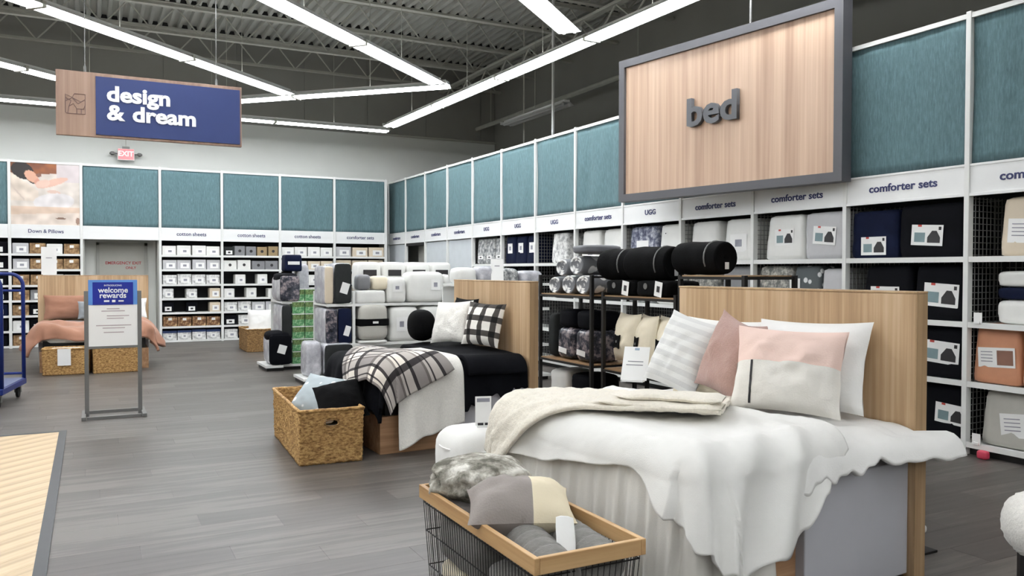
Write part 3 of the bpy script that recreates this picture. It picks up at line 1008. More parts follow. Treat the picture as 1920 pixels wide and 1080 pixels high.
# ================================================================== PACKAGES
def card(parent, face, w, h, loc, pic=None, tilt=0.0, style=0):
    """label card with printed blocks, standing proud by a millimetre; face 'x' looks to -x, 'y' looks to -y"""
    mb = MB()
    def q(a0, a1, b0, b1, d, m):
        if face == 'x': mb.box(-d-0.0015, -d, -a1, -a0, b0, b1, m)
        else: mb.box(a0, a1, -d-0.0015, -d, b0, b1, m)
    q(-w/2, w/2, -h/2, h/2, 0, 0)
    mats = [CARD_WHITE]
    if style == 1:      # bedding label: swatch and bed picture
        mats += [PIC_TEALG, PIC_DARK, PIC_RED]
        q(-w*0.40, -w*0.06, -h*0.34, h*0.12, 0.0015, 1)
        # bed silhouette
        pts = [(0.02, -0.36), (0.42, -0.36), (0.42, -0.1), (0.30, 0.22), (0.16, 0.22), (0.02, -0.1)]
        pts = [(a*w, b*h) for a, b in pts]
        if face == 'x': mb.prism([(-a, b) for a, b in pts][::-1], 'x', -0.003, -0.0015, 2)
        else: mb.prism(pts, 'y', -0.003, -0.0015, 2)
        q(-w*0.30, -w*0.18, h*0.40, h*0.5, 0.0015, 3)
        q(w*0.36, w*0.44, h*0.26, h*0.42, 0.0015, 2)
    elif style == 2:    # text block and colour photo
        mats += [PIC_GREY, pic or PIC_BROWN]
        for i in range(4):
            q(-w*0.42, -w*0.10, h*(0.26-i*0.16), h*(0.30-i*0.16), 0.0015, 1)
        q(0.02*w, w*0.45, -h*0.38, h*0.36, 0.0015, 2)
    elif style == 3:
        mats += [pic or PIC_GREY]
        q(-w*0.2, w*0.2, -h*0.2, h*0.2, 0.0015, 1)
    o = mb.build('label_card', mats, parent, loc)
    if tilt:
        o.rotation_euler = (tilt, 0, 0) if face == 'x' else (0, tilt, 0)
    return o

def pack_side(k, f0, f1, lev, h, mat, label, depth=0.40, sag=0.12, cards=(), name='comforter_package', front=0.05, e=6.0, wr=0.02, n=7, cat='bedding pack', zoff=0):
    """package on the side run: bay k, fractions f0..f1 from the far post, shelf level lev"""
    y0 = PY[k]-M*f0; y1 = PY[k]-M*f1
    z = RLEV[lev] if lev < len(RLEV) else 0
    w = y0-y1
    if name == 'comforter_package':
        h = {0: 0.475, 1: 0.48, 2: 0.435, 3: 0.45}[lev] if h > 0.40 else h+0.09
        e = max(e, 14.0)
    t = thing(name, label, cat, (front+depth/2, (y0+y1)/2, z+zoff+0.001), group='bedding packages on the side shelving')
    MB().soft(depth, w-0.012, h, n, e, wr, k*13+lev*5+f0*7, sag=sag).build('bag', mat, t, smooth=True, weld=True)
    for (a, zc, cw, ch, style, pic, tilt) in cards:
        card(t, 'x', cw, ch, (-depth/2*(1+sag*(0.5-zc/h))-0.004, -a, zc), pic, tilt, style)
    return t
B1 = lambda a, z, w=0.30, h=0.17, tilt=0.0: (a, z, w, h, 1, None, tilt)

# bay 11 (navy) and 12, nearest
pack_side(11, 0.02, 0.44, 0, 0.36, NAVY_BAG, 'navy comforter set on top shelf beside an ink-black one', cards=[B1(0.0, 0.12, 0.27, 0.17)], sag=0.05)
pack_side(11, 0.44, 0.975, 0, 0.44, INK_BAG, 'ink-black comforter set on top shelf beside the navy one', cards=[B1(-0.04, 0.20, 0.30, 0.18, 0.06)], sag=0.02, e=9)
pack_side(11, 0.14, 0.56, 1, 0.44, INK_BAG, 'ink-black comforter set, second shelf down, just above oak headboard', cards=[B1(-0.02, 0.20)], e=9)
pack_side(11, 0.57, 0.975, 1, 0.44, INK_BAG, 'ink-black comforter set, second shelf, against the white post', cards=[B1(0.02, 0.22, 0.32, 0.2, 0.06)], e=9)
pack_side(11, 0.14, 0.54, 2, 0.40, INK_BAG, 'ink-black comforter set, third shelf, hidden behind the oak headboard', cards=[B1(0, 0.2)], e=9)
pack_side(11, 0.57, 0.975, 2, 0.42, INK_BAG, 'ink-black comforter set, third shelf, its label past the headboard', cards=[B1(0.02, 0.22, 0.34, 0.19, 0.06)], e=9)
pack_side(11, 0.10, 0.54, 3, 0.42, INK_BAG, 'ink-black comforter set, lowest shelf, behind the oak headboard', cards=[B1(0, 0.2)], e=9)
pack_side(11, 0.57, 0.975, 3, 0.42, INK_BAG, 'ink-black comforter set, lowest shelf, against the white post', cards=[B1(0.12, 0.20, 0.28, 0.17, 0.06)], e=9)
pack_side(12, 0.20, 0.60, 0, 0.42, BEIGE_BAG, 'beige comforter set on top shelf of bay with black grid', cards=[(0.02, 0.2, 0.40, 0.19, 2, PIC_BROWN, 0.05)], e=5)
pack_side(12, 0.62, 0.97, 0, 0.42, BEIGE_BAG, 'beige comforter set on top shelf, second from white post', cards=[(0, 0.2, 0.30, 0.19, 2, PIC_BROWN, 0)], e=5)
for i, (mt, hh, zz, lab) in enumerate([(WHITE_BAG, 0.20, 0.0, 'white folded quilt at the bottom of the navy-banded pile'), (NAVY_BAG, 0.10, 0.20, 'navy folded quilt between two white ones'), (WHITE_BAG, 0.13, 0.30, 'white folded quilt on top of the navy-banded pile')]):
    pack_side(12, 0.16, 0.70, 1, hh, mt, lab, zoff=zz, sag=0.0, e=7, wr=0.03, name='folded_quilt')
pack_side(12, 0.03, 0.345, 2, 0.40, TERRA_BAG, 'terracotta comforter set on third shelf, beside white post', cards=[(0.0, 0.22, 0.30, 0.16, 2, PIC_BROWN, -0.05)], e=7)
pack_side(12, 0.355, 0.68, 2, 0.40, TERRA_BAG, 'terracotta comforter set on third shelf, second from white post', cards=[(0.0, 0.22, 0.30, 0.16, 2, PIC_BROWN, -0.03)], e=7)
pack_side(12, 0.09, 0.58, 3, 0.45, STONE_BAG, 'stone grey comforter set on the lowest shelf', cards=[(0.06, 0.20, 0.40, 0.19, 2, PIC_GREY, -0.1)], e=6)
# bay 10
pack_side(10, 0.12, 0.54, 0, 0.44, WHITE_BAG, 'white comforter set with blue-grey label on the top shelf', cards=[B1(0.0, 0.24, 0.26, 0.17, 0.0)], sag=0.16)
pack_side(10, 0.55, 0.97, 0, 0.47, GREY_BAG, 'light grey comforter set on the top shelf', cards=[B1(0.0, 0.24, 0.28, 0.18, 0.08)], sag=0.0, e=10)
pack_side(10, 0.02, 0.42, 1, 0.44, FLORAL_BAG, 'floral grey comforter set on second shelf above headboard', e=7)
pack_side(10, 0.43, 0.72, 1, 0.44, POLKA_BAG, 'dark grey comforter set with white spots on second shelf', e=7, cards=[(-0.15, 0.28, 0.14, 0.14, 3, PIC_BLUE, 0)])
pack_side(10, 0.73, 0.96, 1, 0.36, GREY_BAG, 'plain grey comforter set on second shelf beside spotted one', e=7)
# bay 9
pack_side(9, 0.10, 0.50, 0, 0.42, WHITE_BAG, 'plain white comforter set behind the black rolled throw', e=8)
pack_side(9, 0.58, 0.97, 0, 0.44, WHITE_BAG, 'white comforter set with small grey print beside thick post', cards=[(0.0, 0.20, 0.26, 0.2, 3, PIC_GREY, 0)], e=8)
pack_side(9, 0.05, 0.50, 1, 0.42, FLORAL_BAG, 'floral grey comforter set on second shelf behind black rack', e=8)
pack_side(9, 0.55, 0.97, 1, 0.42, MIDGREY_BAG, 'mid grey comforter set on second shelf behind black rack', e=8)
# bay 8
pack_side(8, 0.06, 0.56, 0, 0.42, BLUEPRINT_BAG, 'blue-grey patterned comforter set on the top shelf', cards=[(0.0, 0.22, 0.26, 0.13, 0, None, 0)], e=9)
pack_side(8, 0.60, 0.97, 0, 0.43, WHITE_BAG, 'white comforter set beside the blue-grey patterned one', cards=[(-0.1, 0.36, 0.05, 0.04, 3, PIC_DARK, 0)], e=9)
pack_side(8, 0.06, 0.5, 1, 0.42, PRINT_BAG, 'grey printed comforter set seen through the black rack', e=9)
pack_side(8, 0.55, 0.97, 1, 0.42, WHITE_BAG, 'white comforter set seen through the black rack', e=9)
# bay 7
pack_side(7, 0.08, 0.48, 0, 0.42, WHITE_BAG, 'white comforter set with grey print, farther of a pair', cards=[(0, 0.16, 0.3, 0.22, 3, PIC_GREY, 0)], e=8)
pack_side(7, 0.54, 0.97, 0, 0.42, WHITE_BAG, 'white comforter set with grey print, nearer of a pair', cards=[(0, 0.14, 0.3, 0.22, 3, PIC_GREY, 0)], e=8)
pack_side(7, 0.08, 0.95, 1, 0.42, CHARCOAL_BAG, 'charcoal comforter set on second shelf behind spotted throws', e=8)
# bay 6
pack_side(6, 0.36, 0.74, 0, 0.43, PALE_BAG, 'pale printed comforter set alone beside black grid', e=9)
pack_side(6, 0.40, 0.95, 1, 0.42, INK_BAG, 'black comforter set on the second shelf behind spotted throws', e=9)
# bay 5: navy
for i, (a, b) in enumerate([(0.04, 0.34), (0.36, 0.66), (0.68, 0.97)]):
    pack_side(5, a, b, 0, 0.44, NAVY_BAG, '%s of three navy packs with grey labels under UGG sign' % ('farthest', 'middle', 'nearest')[i], cards=[(0, 0.27, 0.17, 0.17, 3, PIC_GREY, 0)], e=10)
    pack_side(5, a, b, 1, 0.44, INK_BAG, '%s of three black packs on second shelf under UGG sign' % ('farthest', 'middle', 'nearest')[i], e=10, n=5)
# bay 4: grey packs in black frames
for i, (a, b) in enumerate([(0.08, 0.36), (0.38, 0.66), (0.70, 0.97)]):
    pack_side(4, a, b, 0, 0.42, PRINT_BAG, '%s of three grey printed packs in the dark bay' % ('farthest', 'middle', 'nearest')[i], cards=[(0, 0.13, 0.2, 0.06, 3, PIC_DARK, 0)], e=10)
    pack_side(4, a, b, 1, 0.44, GREY_BAG, '%s of three pale grey packs on the second shelf of dark bay' % ('farthest', 'middle', 'nearest')[i], e=10, n=5)

tg = MB().soft(0.06, 0.09, 0.07, 4, 4).build('floor_tag', plain('magenta_red', (196, 60, 84), 0.5), loc=(-0.05, -14.28, 0.0), smooth=True, weld=True)
tag(tg, 'small crimson tag lying at the foot of the white post', 'tag')
for kz, (yy, zz) in enumerate([(-14.2, 1.09), (-14.2, 0.10)]):
    o = MB().box(-0.004, 0, -0.035, 0.035, 0, 0.09).box(-0.012, -0.004, -0.02, 0.02, 0, 0.02).build('price_holder', CARD_WHITE, loc=(-0.016, yy, zz))
    tag(o, 'small white price holder clipped to the %s shelf edge by the post' % ('second' if kz == 0 else 'lowest'), 'price tag', 'price holders')

# back wall boxes ----------------------------------------------------------
SHEET_BOXES = {}
def sheet_box(wd, ht, mat, key):
    kk = (round(wd, 3), round(ht, 3), key)
    if kk not in SHEET_BOXES:
        b = MB().box(-wd/2, wd/2, 0, 0.30, 0, ht)
        SHEET_BOXES[kk] = b
    return SHEET_BOXES[kk]
KIND = {
 'w': (WHITE_BAG, 'white'), 'g': (GREY_BAG, 'light grey'), 'p': (PALE_BAG, 'pale printed'), 'm': (MIDGREY_BAG, 'mid grey'), 'c': (BEIGE_BAG, 'cream'),
 'k': (INK_BAG, 'black'), 't': (TAN_BAG, 'tan'), 'b': (BROWN_BAG, 'brown'), 'u': (PALE_BAG, 'pale blue-topped'), 'o': (plain('olive_box', (142, 122, 88), 0.6), 'olive tan'), 's': (CHARCOAL_BAG, 'charcoal'), 'n': (NAVY_BAG, 'navy')}
BLUE_LID = plain('blue_lid', (30, 52, 96), 0.5)
ROWS = {
 3: ['wwww', 'gggg', 'pppp', 'p.p.c', 'k.k.c', 'bbbb', 'uuuu'],
 2: ['smmoo', 'wwmm', '.w.w.', 'w.w.w', 'ppgg', 'kpkp', 'pkkp'],
 1: ['wwww', 'wwcc', 'wwww', 'pwpw', 'gwgw', 'wwww', 'wwww'],
 0: ['gcc', 'ccc', 'wcw', 'wcw', 'ggg', 'wcw', 'www'],
 5: ['gtwt', 'gttt', 'ttww', 'tmtt', 'tkwt', 'wktt', 'twtt'],
 6: ['kkk', 'kkk', 'nkk', 'kkk', 'kkn', 'nkk', 'kkk']}
BAYW = {0: 'the corner bay', 1: 'second bay from corner', 2: 'third bay from corner', 3: 'the bay beside the doorway', 5: 'the poster bay', 6: 'the bay behind the cart'}
for k, rows in ROWS.items():
    x1, x0 = BX[k]-0.03, BX[k+1]+0.03
    for r, s in enumerate(rows):
        n = len(s)
        top = (BLEV[r-1]-0.05 if r else H_HEAD0-0.03)
        ht = min(0.215, top-BLEV[r]-0.02)
        if k in (0, 6): ht = min(0.235, top-BLEV[r]-0.015)
        cw = (x1-x0)/n
        idx = 0
        for i, ch in enumerate(s):
            if ch == '.': continue
            mt, cname = KIND[ch]
            lab = '%s bedding box, %s along %s shelf down, %s' % (cname, ORD[idx], ORD[r], BAYW[k])
            cx = x0+cw*(i+0.5)+random.uniform(-0.008, 0.008)
            if s.count('.') and n == 5: cx = x0+cw*(i+0.5)
            wd = cw-0.018 if n > 3 else cw-0.03
            wd = min(wd, 0.36)
            hh = ht*random.uniform(0.90, 1.0)
            t = thing('bedding_box', lab, 'box', (cx, 0.02+random.uniform(0, 0.03), BLEV[r]+0.001), group='boxed bedding on the back wall shelves')
            MB().box(-wd/2, wd/2, 0, 0.32, 0, hh).build('carton', mt, t, bevel=0.012)
            if ch in 'wpgcmo':
                if k == 2 and r < 2:
                    MB().lathe([(0.032, 0), (0.032, 0.003)], 10).build('round_sticker', PIC_DARK, t, (0, -0.001, hh*0.5), rot=(pi/2, 0, 0))
                else:
                    card(t, 'y', wd*0.62, hh*0.55, (wd*0.06, -0.001, hh*0.42), PIC_GREY, 0, 3)
            elif ch in 'kns':
                card(t, 'y', wd*0.6, hh*0.42, (0, -0.001, hh*0.36), PIC_DARK, 0, 3)
            elif ch in 'bt':
                card(t, 'y', wd*0.26, hh*0.26, (0, -0.001, hh*0.74), None, 0, 0)
            elif ch == 'u':
                MB().box(-wd/2-0.002, wd/2+0.002, -0.003, 0.32, hh-0.045, hh+0.002).build('blue_lid', BLUE_LID, t)
                card(t, 'y', wd*0.4, hh*0.4, (0, -0.001, hh*0.42), PIC_GREY, 0, 3)
            idx += 1

# ================================================================== SOFT FURNISHINGS
def pillow_mesh(w, h, t, n=22, pinch=0.07, seed=0.0, wr=0.0, flange=0.0, m=0):
    """upright cushion: width x, height z from 0, thickness y"""
    mb = MB()
    def fn(u, v, s):
        a, b = u*2-1, v*2-1
        x = a*(1-pinch*(1-b*b)*abs(a)**1.5)
        z = b*(1-pinch*(1-a*a)*abs(b)**1.5)
        ea = min(1.0, (1-abs(a))/(1-flange) if flange else 1)
        k = max(0, 1-abs(a)**2.6)**0.62*max(0, 1-abs(b)**2.6)**0.62
        q = Vector((a*2+seed, b*2+seed*2, s*1.3))
        k *= 1+0.22*noise.noise(q*0.9)
        d = s*t/2*k
        d += wr*noise.noise(q*2.6)*k
        x *= 1+0.02*noise.noise(q*1.3)
        return (x*w/2, d, (z+1)*h/2)
    mb.grid(lambda u, v: fn(u, v, -1), n, n, m)
    mb.grid(lambda u, v: fn(u, v, 1), n, n, m, flip=True)
    return mb

def pillow(name, label, mat, w, h, t, loc, yaw, tilt, roll=0.0, seed=0.0, wr=0.01, pinch=0.07, group='cushions and pillows', parent=None, cat='pillow'):
    """yaw: direction the front faces about z (0 looks to -y); tilt: leaning back, radians"""
    o = pillow_mesh(w, h, t, seed=seed, wr=wr, pinch=pinch).build(name, mat, parent, smooth=True, weld=True)
    o.rotation_mode = 'XYZ'
    o.matrix_basis = Matrix.Translation(loc) @ Matrix.Rotation(yaw, 4, 'Z') @ Matrix.Rotation(-tilt, 4, 'X') @ Matrix.Rotation(roll, 4, 'Y')
    if parent is None:
        tag(o, label, cat, group)
    return o

class Bed:
    """local frame: x=0 at the headboard front, foot at x=-L; y from near side 0 to far side W"""
    def __init__(self, name, label, loc, rotz, W, L, H, T, panel_u=0.75, r=0.10, inset=0.06):
        self.W, self.L, self.T, self.r, self.inset = W, L, T, r, inset
        self.t = t = thing(name, label, 'bed', loc, rotz, 'display beds')
        self.loc, self.rz = Vector(loc), rotz
        MB().box(0.0, 0.09, 0, W, 0, H).build('headboard', OAK, t, bevel=0.004)
        MB().box(0.001, 0.089, -0.004, 0.0, 0, H-0.002).build('edge_band', OAK_SIDE, t)
        MB().box(-0.003, 0.093, -0.004, W+0.004, H, H+0.012).build('top_cap', OAK_SIDE, t, bevel=0.003)
        MB().box(-L, -0.002, inset+0.02, W-inset-0.02, 0.0, 0.31).build('plinth', OAK_LONG, t, bevel=0.004)
        MB().box(-panel_u, -0.002, inset-0.03, W-inset+0.03, 0.02, T-0.16).build('side_box', GREY_PANEL, t, bevel=0.006)
        MB().box(-L+0.06, -panel_u-0.001, inset+0.06, W-inset-0.06, 0.311, T-0.16).build('base_core', BLACK_METAL, t)
        MB().soft(L-0.06, W-2*inset, 0.2, 8, 8, 0.0).build('mattress', WHITE_CLOTH, t, (-L/2, W/2, T-0.21), smooth=True, weld=True)
    def world(self, p):
        c, s = cos(self.rz), sin(self.rz)
        return Vector((self.loc.x+p[0]*c-p[1]*s, self.loc.y+p[0]*s+p[1]*c, self.loc.z+p[2]))
    def drape(self, a, b, lift=0.0, amp=0.0, freq=14.0, seed=0.0, puff=0.0, flare=0.10, pscale=2.0):
        """cloth point: a metres from the headboard, b metres from the near edge line; beyond the top it hangs"""
        r0 = self.r
        u0, u1 = -5.0, self.L-r0
        v0, v1 = self.inset+r0-0.02, self.W-self.inset-r0+0.02
        cu = max(u0, min(u1, a)); cv = max(v0, min(v1, b))
        du, dv = a-cu, b-cv
        d = sqrt(du*du+dv*dv)
        r = r0+lift
        q = Vector((a*pscale+seed, b*pscale, seed*0.7))
        bumpz = puff*(noise.noise(q)+0.5*noise.noise(q*2.3))
        if d < 1e-6:
            return (-cu, cv, self.T+lift+bumpz)
        nx, ny = du/d, dv/d
        if d < r*pi/2:
            an = d/r
            out, drop = r*sin(an), r*(1-cos(an))
        else:
            e = d-r*pi/2
            out, drop = r+e*flare, r+e*sqrt(1-flare*flare)
        s = cu if abs(ny) > 0.999 else (cv if abs(nx) > 0.999 else cu-cv+math.atan2(abs(dv), abs(du))*0.35)
        fall = max(0.0, min(1.0, (drop-0.03)/0.30))
        out += amp*fall*(sin(freq*s+seed*3+2.2*noise.noise(Vector((s*1.5, seed, 0))))+0.5*sin(freq*2.1*s+seed))*0.7
        out += puff*0.8*noise.noise(q*1.6)*fall
        z = self.T+lift-drop+bumpz*(1-fall)
        return (-(cu+nx*out), cv+ny*out, max(0.012, z))
    def cloth(self, name, label, mat, fn_ab, nu, nv, lift=0.01, amp=0.02, freq=14.0, seed=0.0, puff=0.01, flare=0.1, solid=0.012, uvs=(1, 1), as_part=False, cat='blanket', group='bed covers', pscale=2.0, post=None):
        def fn(u, v):
            a, b = fn_ab(u, v)
            p = self.drape(a, b, lift=lift, amp=amp, freq=freq, seed=seed, puff=puff, flare=flare, pscale=pscale)
            return post(p, a, b, u, v) if post else p
        mb = MB().grid(fn, nu, nv, uvs=uvs)
        o = mb.build(name, mat, self.t if as_part else None, smooth=True)
        md = o.modifiers.new('thickness', 'SOLIDIFY'); md.thickness = solid; md.offset = 1.0
        md.use_even_offset = False
        if not as_part:
            o.location = self.loc; o.rotation_euler = (0, 0, self.rz)
            tag(o, label, cat, group)
        return o
    def put_pillow(self, name, label, mat, w, h, t, u, v, z, yaw=0.0, tilt=0.25, roll=0.0, seed=0.0, wr=0.012, pinch=0.07):
        """v,u in bed terms; front faces the foot (-x local) when yaw is 0"""
        p = self.world((-u, v, z))
        return pillow(name, label, mat, w, h, t, p, self.rz-pi/2+yaw, tilt, roll, seed, wr, pinch)

def lerp(a, b, t): return a+(b-a)*t
def pw(x, pts):
    for (x0, y0), (x1, y1) in zip(pts, pts[1:]):
        if x <= x1:
            k = (x-x0)/(x1-x0) if x1 > x0 else 0
            k = max(0, min(1, k)); k = k*k*(3-2*k)
            return y0+(y1-y0)*k
    return pts[-1][1]

# ------------------------------------------------------------------ near bed (white)
b1 = Bed('display_bed', 'nearest display bed with oak headboard and white bedding', (-2.85, -15.70, 0), radians(4), 1.66, 1.40, 1.405, 0.74, 0.77)
# gathered skirt round the foot
def skirt_ab(u, v):
    per = u
    a = pw(per, [(0.0, 0.95), (0.22, 1.30), (0.23, 1.33)])
    return a, 0
def skirt_pt(bed, u, v, top, bottom, amp, n):
    """perimeter strip hanging straight: from the near side round the foot to the far side"""
    W, L, i = bed.W, bed.L, bed.inset
    s0, s1, s2 = 0.42, W-2*i, 0.45
    s = u*(s0+s1+s2)
    rc = 0.05
    if s < s0: x, y, nx, ny = -(L-s0+s), i, 0, -1
    elif s < s0+s1: x, y, nx, ny = -L, i+(s-s0), -1, 0
    else: x, y, nx, ny = -(L-(s-s0-s1)), W-i, 0, 1
    z = lerp(top, bottom, v)
    o = 0.012+0.05*v**1.3+amp*(0.25+0.75*v)*(sin(s*n)+0.6*sin(s*n*1.7+1)+0.5*noise.noise(Vector((s*9, v, 0))))
    # soften the corners
    cx = 0
    for sc_ in (s0, s0+s1):
        if abs(s-sc_) < 0.06:
            k = (s-sc_)/0.06*pi/4
            cx = 1
            if sc_ == s0: nx, ny = -sin(k+pi/4), -cos(k+pi/4)
            else: nx, ny = -cos(k+pi/4), sin(k+pi/4)
    return (x+nx*o, y+ny*o, z)
sk = MB().grid(lambda u, v: skirt_pt(b1, u, v, 0.70, 0.05, 0.014, 50), 300, 14).build('gathered_skirt', IVORY_CLOTH, smooth=True, loc=b1.loc, rot=(0, 0, b1.rz), solid=0.006)
tag(sk, 'gathered ivory bed skirt hanging at the foot of the white bed', 'bed skirt', 'bed covers')
# duvet over the head half; its near corner pushes out past the headboard edge
def duvet_ab(u, v):
    a = lerp(0.01, 0.90, u)
    lo = -pw(a, [(0.0, 0.10), (0.15, 0.10), (0.35, 0.07), (0.6, 0.09), (0.9, 0.12)])-(0.014*sin(a*31)+0.008*sin(a*67+1))*min(1, a*4)
    return a, lerp(lo, b1.W+0.25, v)
def sst(x):
    x = max(0.0, min(1.0, x)); return x*x*(3-2*x)
def duvet_post(p, a, b, u, v):
    x, y, z = p
    k = sst((0.15-b)/0.22)                    # 1 on the hanging near side
    h = sst((0.50-a)/0.50)
    y -= (0.05+0.10*h)*k
    if y < -0.012:
        x += 0.22*sst((0.34-a)/0.34)*sst((-0.012-y)/0.05)
        z += 0.025*h*k
    z += 0.016*noise.noise(Vector((a*6, b*6, 4)))+0.008*noise.noise(Vector((a*15, b*15, 8)))
    return (x, y, z)
b1.cloth('white_duvet', 'puffy white duvet with rumpled hem beside oak headboard', WHITE_SOFT, duvet_ab, 110, 130, lift=0.022, amp=0.010, freq=22, seed=1.3, puff=0.016, flare=0.30, solid=0.028, cat='duvet', pscale=2.8, post=duvet_post)
# plain coverlet over the foot half, hem falling low at the near corner
def cover_ab(u, v):
    a0 = lerp(0.52, 0.70, v)
    a1 = pw(v, [(0.0, 1.52), (0.1, 1.67), (0.2, 1.71), (0.36, 1.54), (0.49, 1.58), (0.68, 1.65), (1.0, 1.66)])
    a = lerp(a0, a1, u)
    lo = -pw(a, [(0.5, 0.06), (0.62, 0.12), (0.74, 0.22), (0.90, 0.34), (1.08, 0.44), (1.3, 0.47), (1.6, 0.40)])
    return a, lerp(lo, b1.W+0.30, v)
def cover_post(p, a, b, u, v):
    x, y, z = p
    # long slanting creases running from the top down to the near corner
    t = (a-0.55)*0.8+(b-0.2)*0.55
    k = max(0, min(1, (0.45-b)/0.5))*max(0, min(1, (a-0.5)/0.3))
    cr = 0.026*(abs(sin(t*13+1.5*noise.noise(Vector((a*2, b*2, 3)))))**3)*k
    ed = max(0, 1-u/0.06)*0.02                   # thick turned edge at the head end
    y -= cr*1.2*k
    z += cr*0.8+ed+0.006*noise.noise(Vector((a*11, b*11, 2)))+0.003*noise.noise(Vector((a*26, b*26, 5)))
    return (x, y, z)
b1.cloth('white_coverlet', 'smooth white coverlet draped low over the near corner', WHITE_CLOTH, cover_ab, 120, 150, lift=0.056, amp=0.032, freq=10, seed=4.1, puff=0.012, flare=0.24, solid=0.014, cat='coverlet', post=cover_post)
# cream knitted throw laid slantwise down to the far foot corner
def throw_ab(u, v):
    s_ = lerp(0.0, 1.52, u)
    t_ = lerp(-0.30, 0.28, v)+0.02*sin(s_*5)
    return 0.72+0.60*s_+0.80*t_, 0.55+0.80*s_-0.60*t_
def throw_post(p, a, b, u, v):
    x, y, z = p
    s_, t_ = lerp(0.0, 1.52, u), lerp(-0.30, 0.28, v)
    rid = 0.018*math.exp(-((v-0.97)/0.05)**2)+0.014*math.exp(-((v-0.84+0.10*u)/0.03)**2)+0.010*math.exp(-((v-0.5)/0.08)**2)
    fine = 0.004*sin(t_*90)*sin(s_*60)
    k = max(0, min(1, (p[2]-0.55)/0.2))
    return (x-(rid+fine)*(1-k)*1.0, y, z+(rid+fine)*k)
b1.cloth('knit_throw', 'cream knitted throw laid slantwise over the far foot corner', CREAM_KNIT, throw_ab, 110, 70, lift=0.082, amp=0.012, freq=12, seed=2.2, puff=0.012, flare=0.12, solid=0.022, post=throw_post)
def fold_pt(u, v, lay):
    # turned-back end of the throw: two flat soft loops stacked on its near edge
    s_ = lerp(-0.01, 0.62-0.1*lay, u)
    t_ = 0.20-0.03*lay
    a0, b0 = 0.72+0.60*s_+0.80*t_, 0.55+0.80*s_-0.60*t_
    an = v*2*pi
    end = min(1, 9*u+0.25)*min(1, 5*(1-u)+0.05)
    rr = 0.021*(1+0.25*noise.noise(Vector((u*5, v*2, lay))))*end
    wd = 0.11*(1+0.12*sin(u*7+lay))*(0.6+0.4*end)
    dx = cos(an)*wd; dz = (abs(sin(an))**0.7)*(1 if sin(an) > 0 else -1)*rr
    return (-(a0+dx*0.80), b0-dx*0.60, b1.T+0.125+0.034*lay+dz+0.012*noise.noise(Vector((u*4, lay, 3))))
for lay in (0, 1):
    fo = MB().grid(lambda u, v: fold_pt(u, v, lay), 70, 20).build('throw_fold', CREAM_KNIT, bpy.data.objects['knit_throw'], smooth=True)

# pillows on the near bed
STRIPE = uv_bands('grey_striped_cloth', 'Y', [(i/14, (214, 214, 212) if i % 2 else (228, 228, 225)) for i in range(14)])
PINKTOP = uv_bands('pink_and_white_cloth', 'Y', [(0.0, (232, 228, 220)), (0.54, (236, 208, 196))])
MAUVE2 = MAUVE
zt = b1.T+0.045
b1.put_pillow('euro_sham', 'white ruffled sham leaning at the near end of headboard', WHITE_SOFT, 0.66, 0.48, 0.22, 0.20, 0.50, zt, yaw=0.12, tilt=0.24, roll=-0.02, seed=1, wr=0.03)
b1.put_pillow('euro_sham', 'white sham behind the mauve pillow against headboard', WHITE_SOFT, 0.66, 0.45, 0.20, 0.18, 1.14, zt, yaw=0.0, tilt=0.18, seed=2, wr=0.03)
b1.put_pillow('bolster_pillow', 'mauve pillow almost hidden behind the pink and white one', MAUVE2, 0.30, 0.44, 0.10, 0.26, 0.86, zt, yaw=0.1, tilt=0.2, seed=7)
b1.put_pillow('accent_pillow', 'pink and white pillow with thin dark stripe', PINKTOP, 0.55, 0.45, 0.22, 0.47, 0.41, zt+0.012, yaw=0.50, tilt=0.36, roll=0.03, seed=3, wr=0.03)
b1.put_pillow('accent_pillow', 'mauve pile pillow standing on one corner edge', MAUVE, 0.42, 0.46, 0.20, 0.46, 0.87, zt+0.035, yaw=-0.05, tilt=0.26, roll=0.26, seed=4, pinch=0.13)
b1.put_pillow('accent_pillow', 'light grey striped pillow at the far end of bed', STRIPE, 0.42, 0.46, 0.19, 0.46, 1.27, zt+0.035, yaw=0.12, tilt=0.38, roll=0.22, seed=5, wr=0.02)
b1.put_pillow('accent_pillow', 'cream-edged pillow squeezed behind the grey striped one', CREAM, 0.42, 0.42, 0.16, 0.36, 1.12, zt, yaw=0.0, tilt=0.28, roll=-0.04, seed=6)
# dark stripe on the pink pillow is a sewn ribbon
pk = bpy.data.objects['accent_pillow']
PKM = pillow_mesh(0.55, 0.45, 0.22, seed=3, wr=0.03)
def rib_pt(u, v):
    # follow the cushion's own front surface a millimetre proud of it
    fu, fv = (0.19+0.022*u)*22, (0.05+0.49*v)*22
    i, j = int(fu), int(fv)
    a, b = fu-i, fv-j
    q = [Vector(PKM.v[(j+dj)*23+i+di]) for dj in (0, 1) for di in (0, 1)]
    p = q[0].lerp(q[1], a).lerp(q[2].lerp(q[3], a), b)
    return (p.x, p.y-0.003, p.z)
rb = MB().grid(rib_pt, 2, 22).build('ribbon', PIC_DARK, pk, solid=0.002)

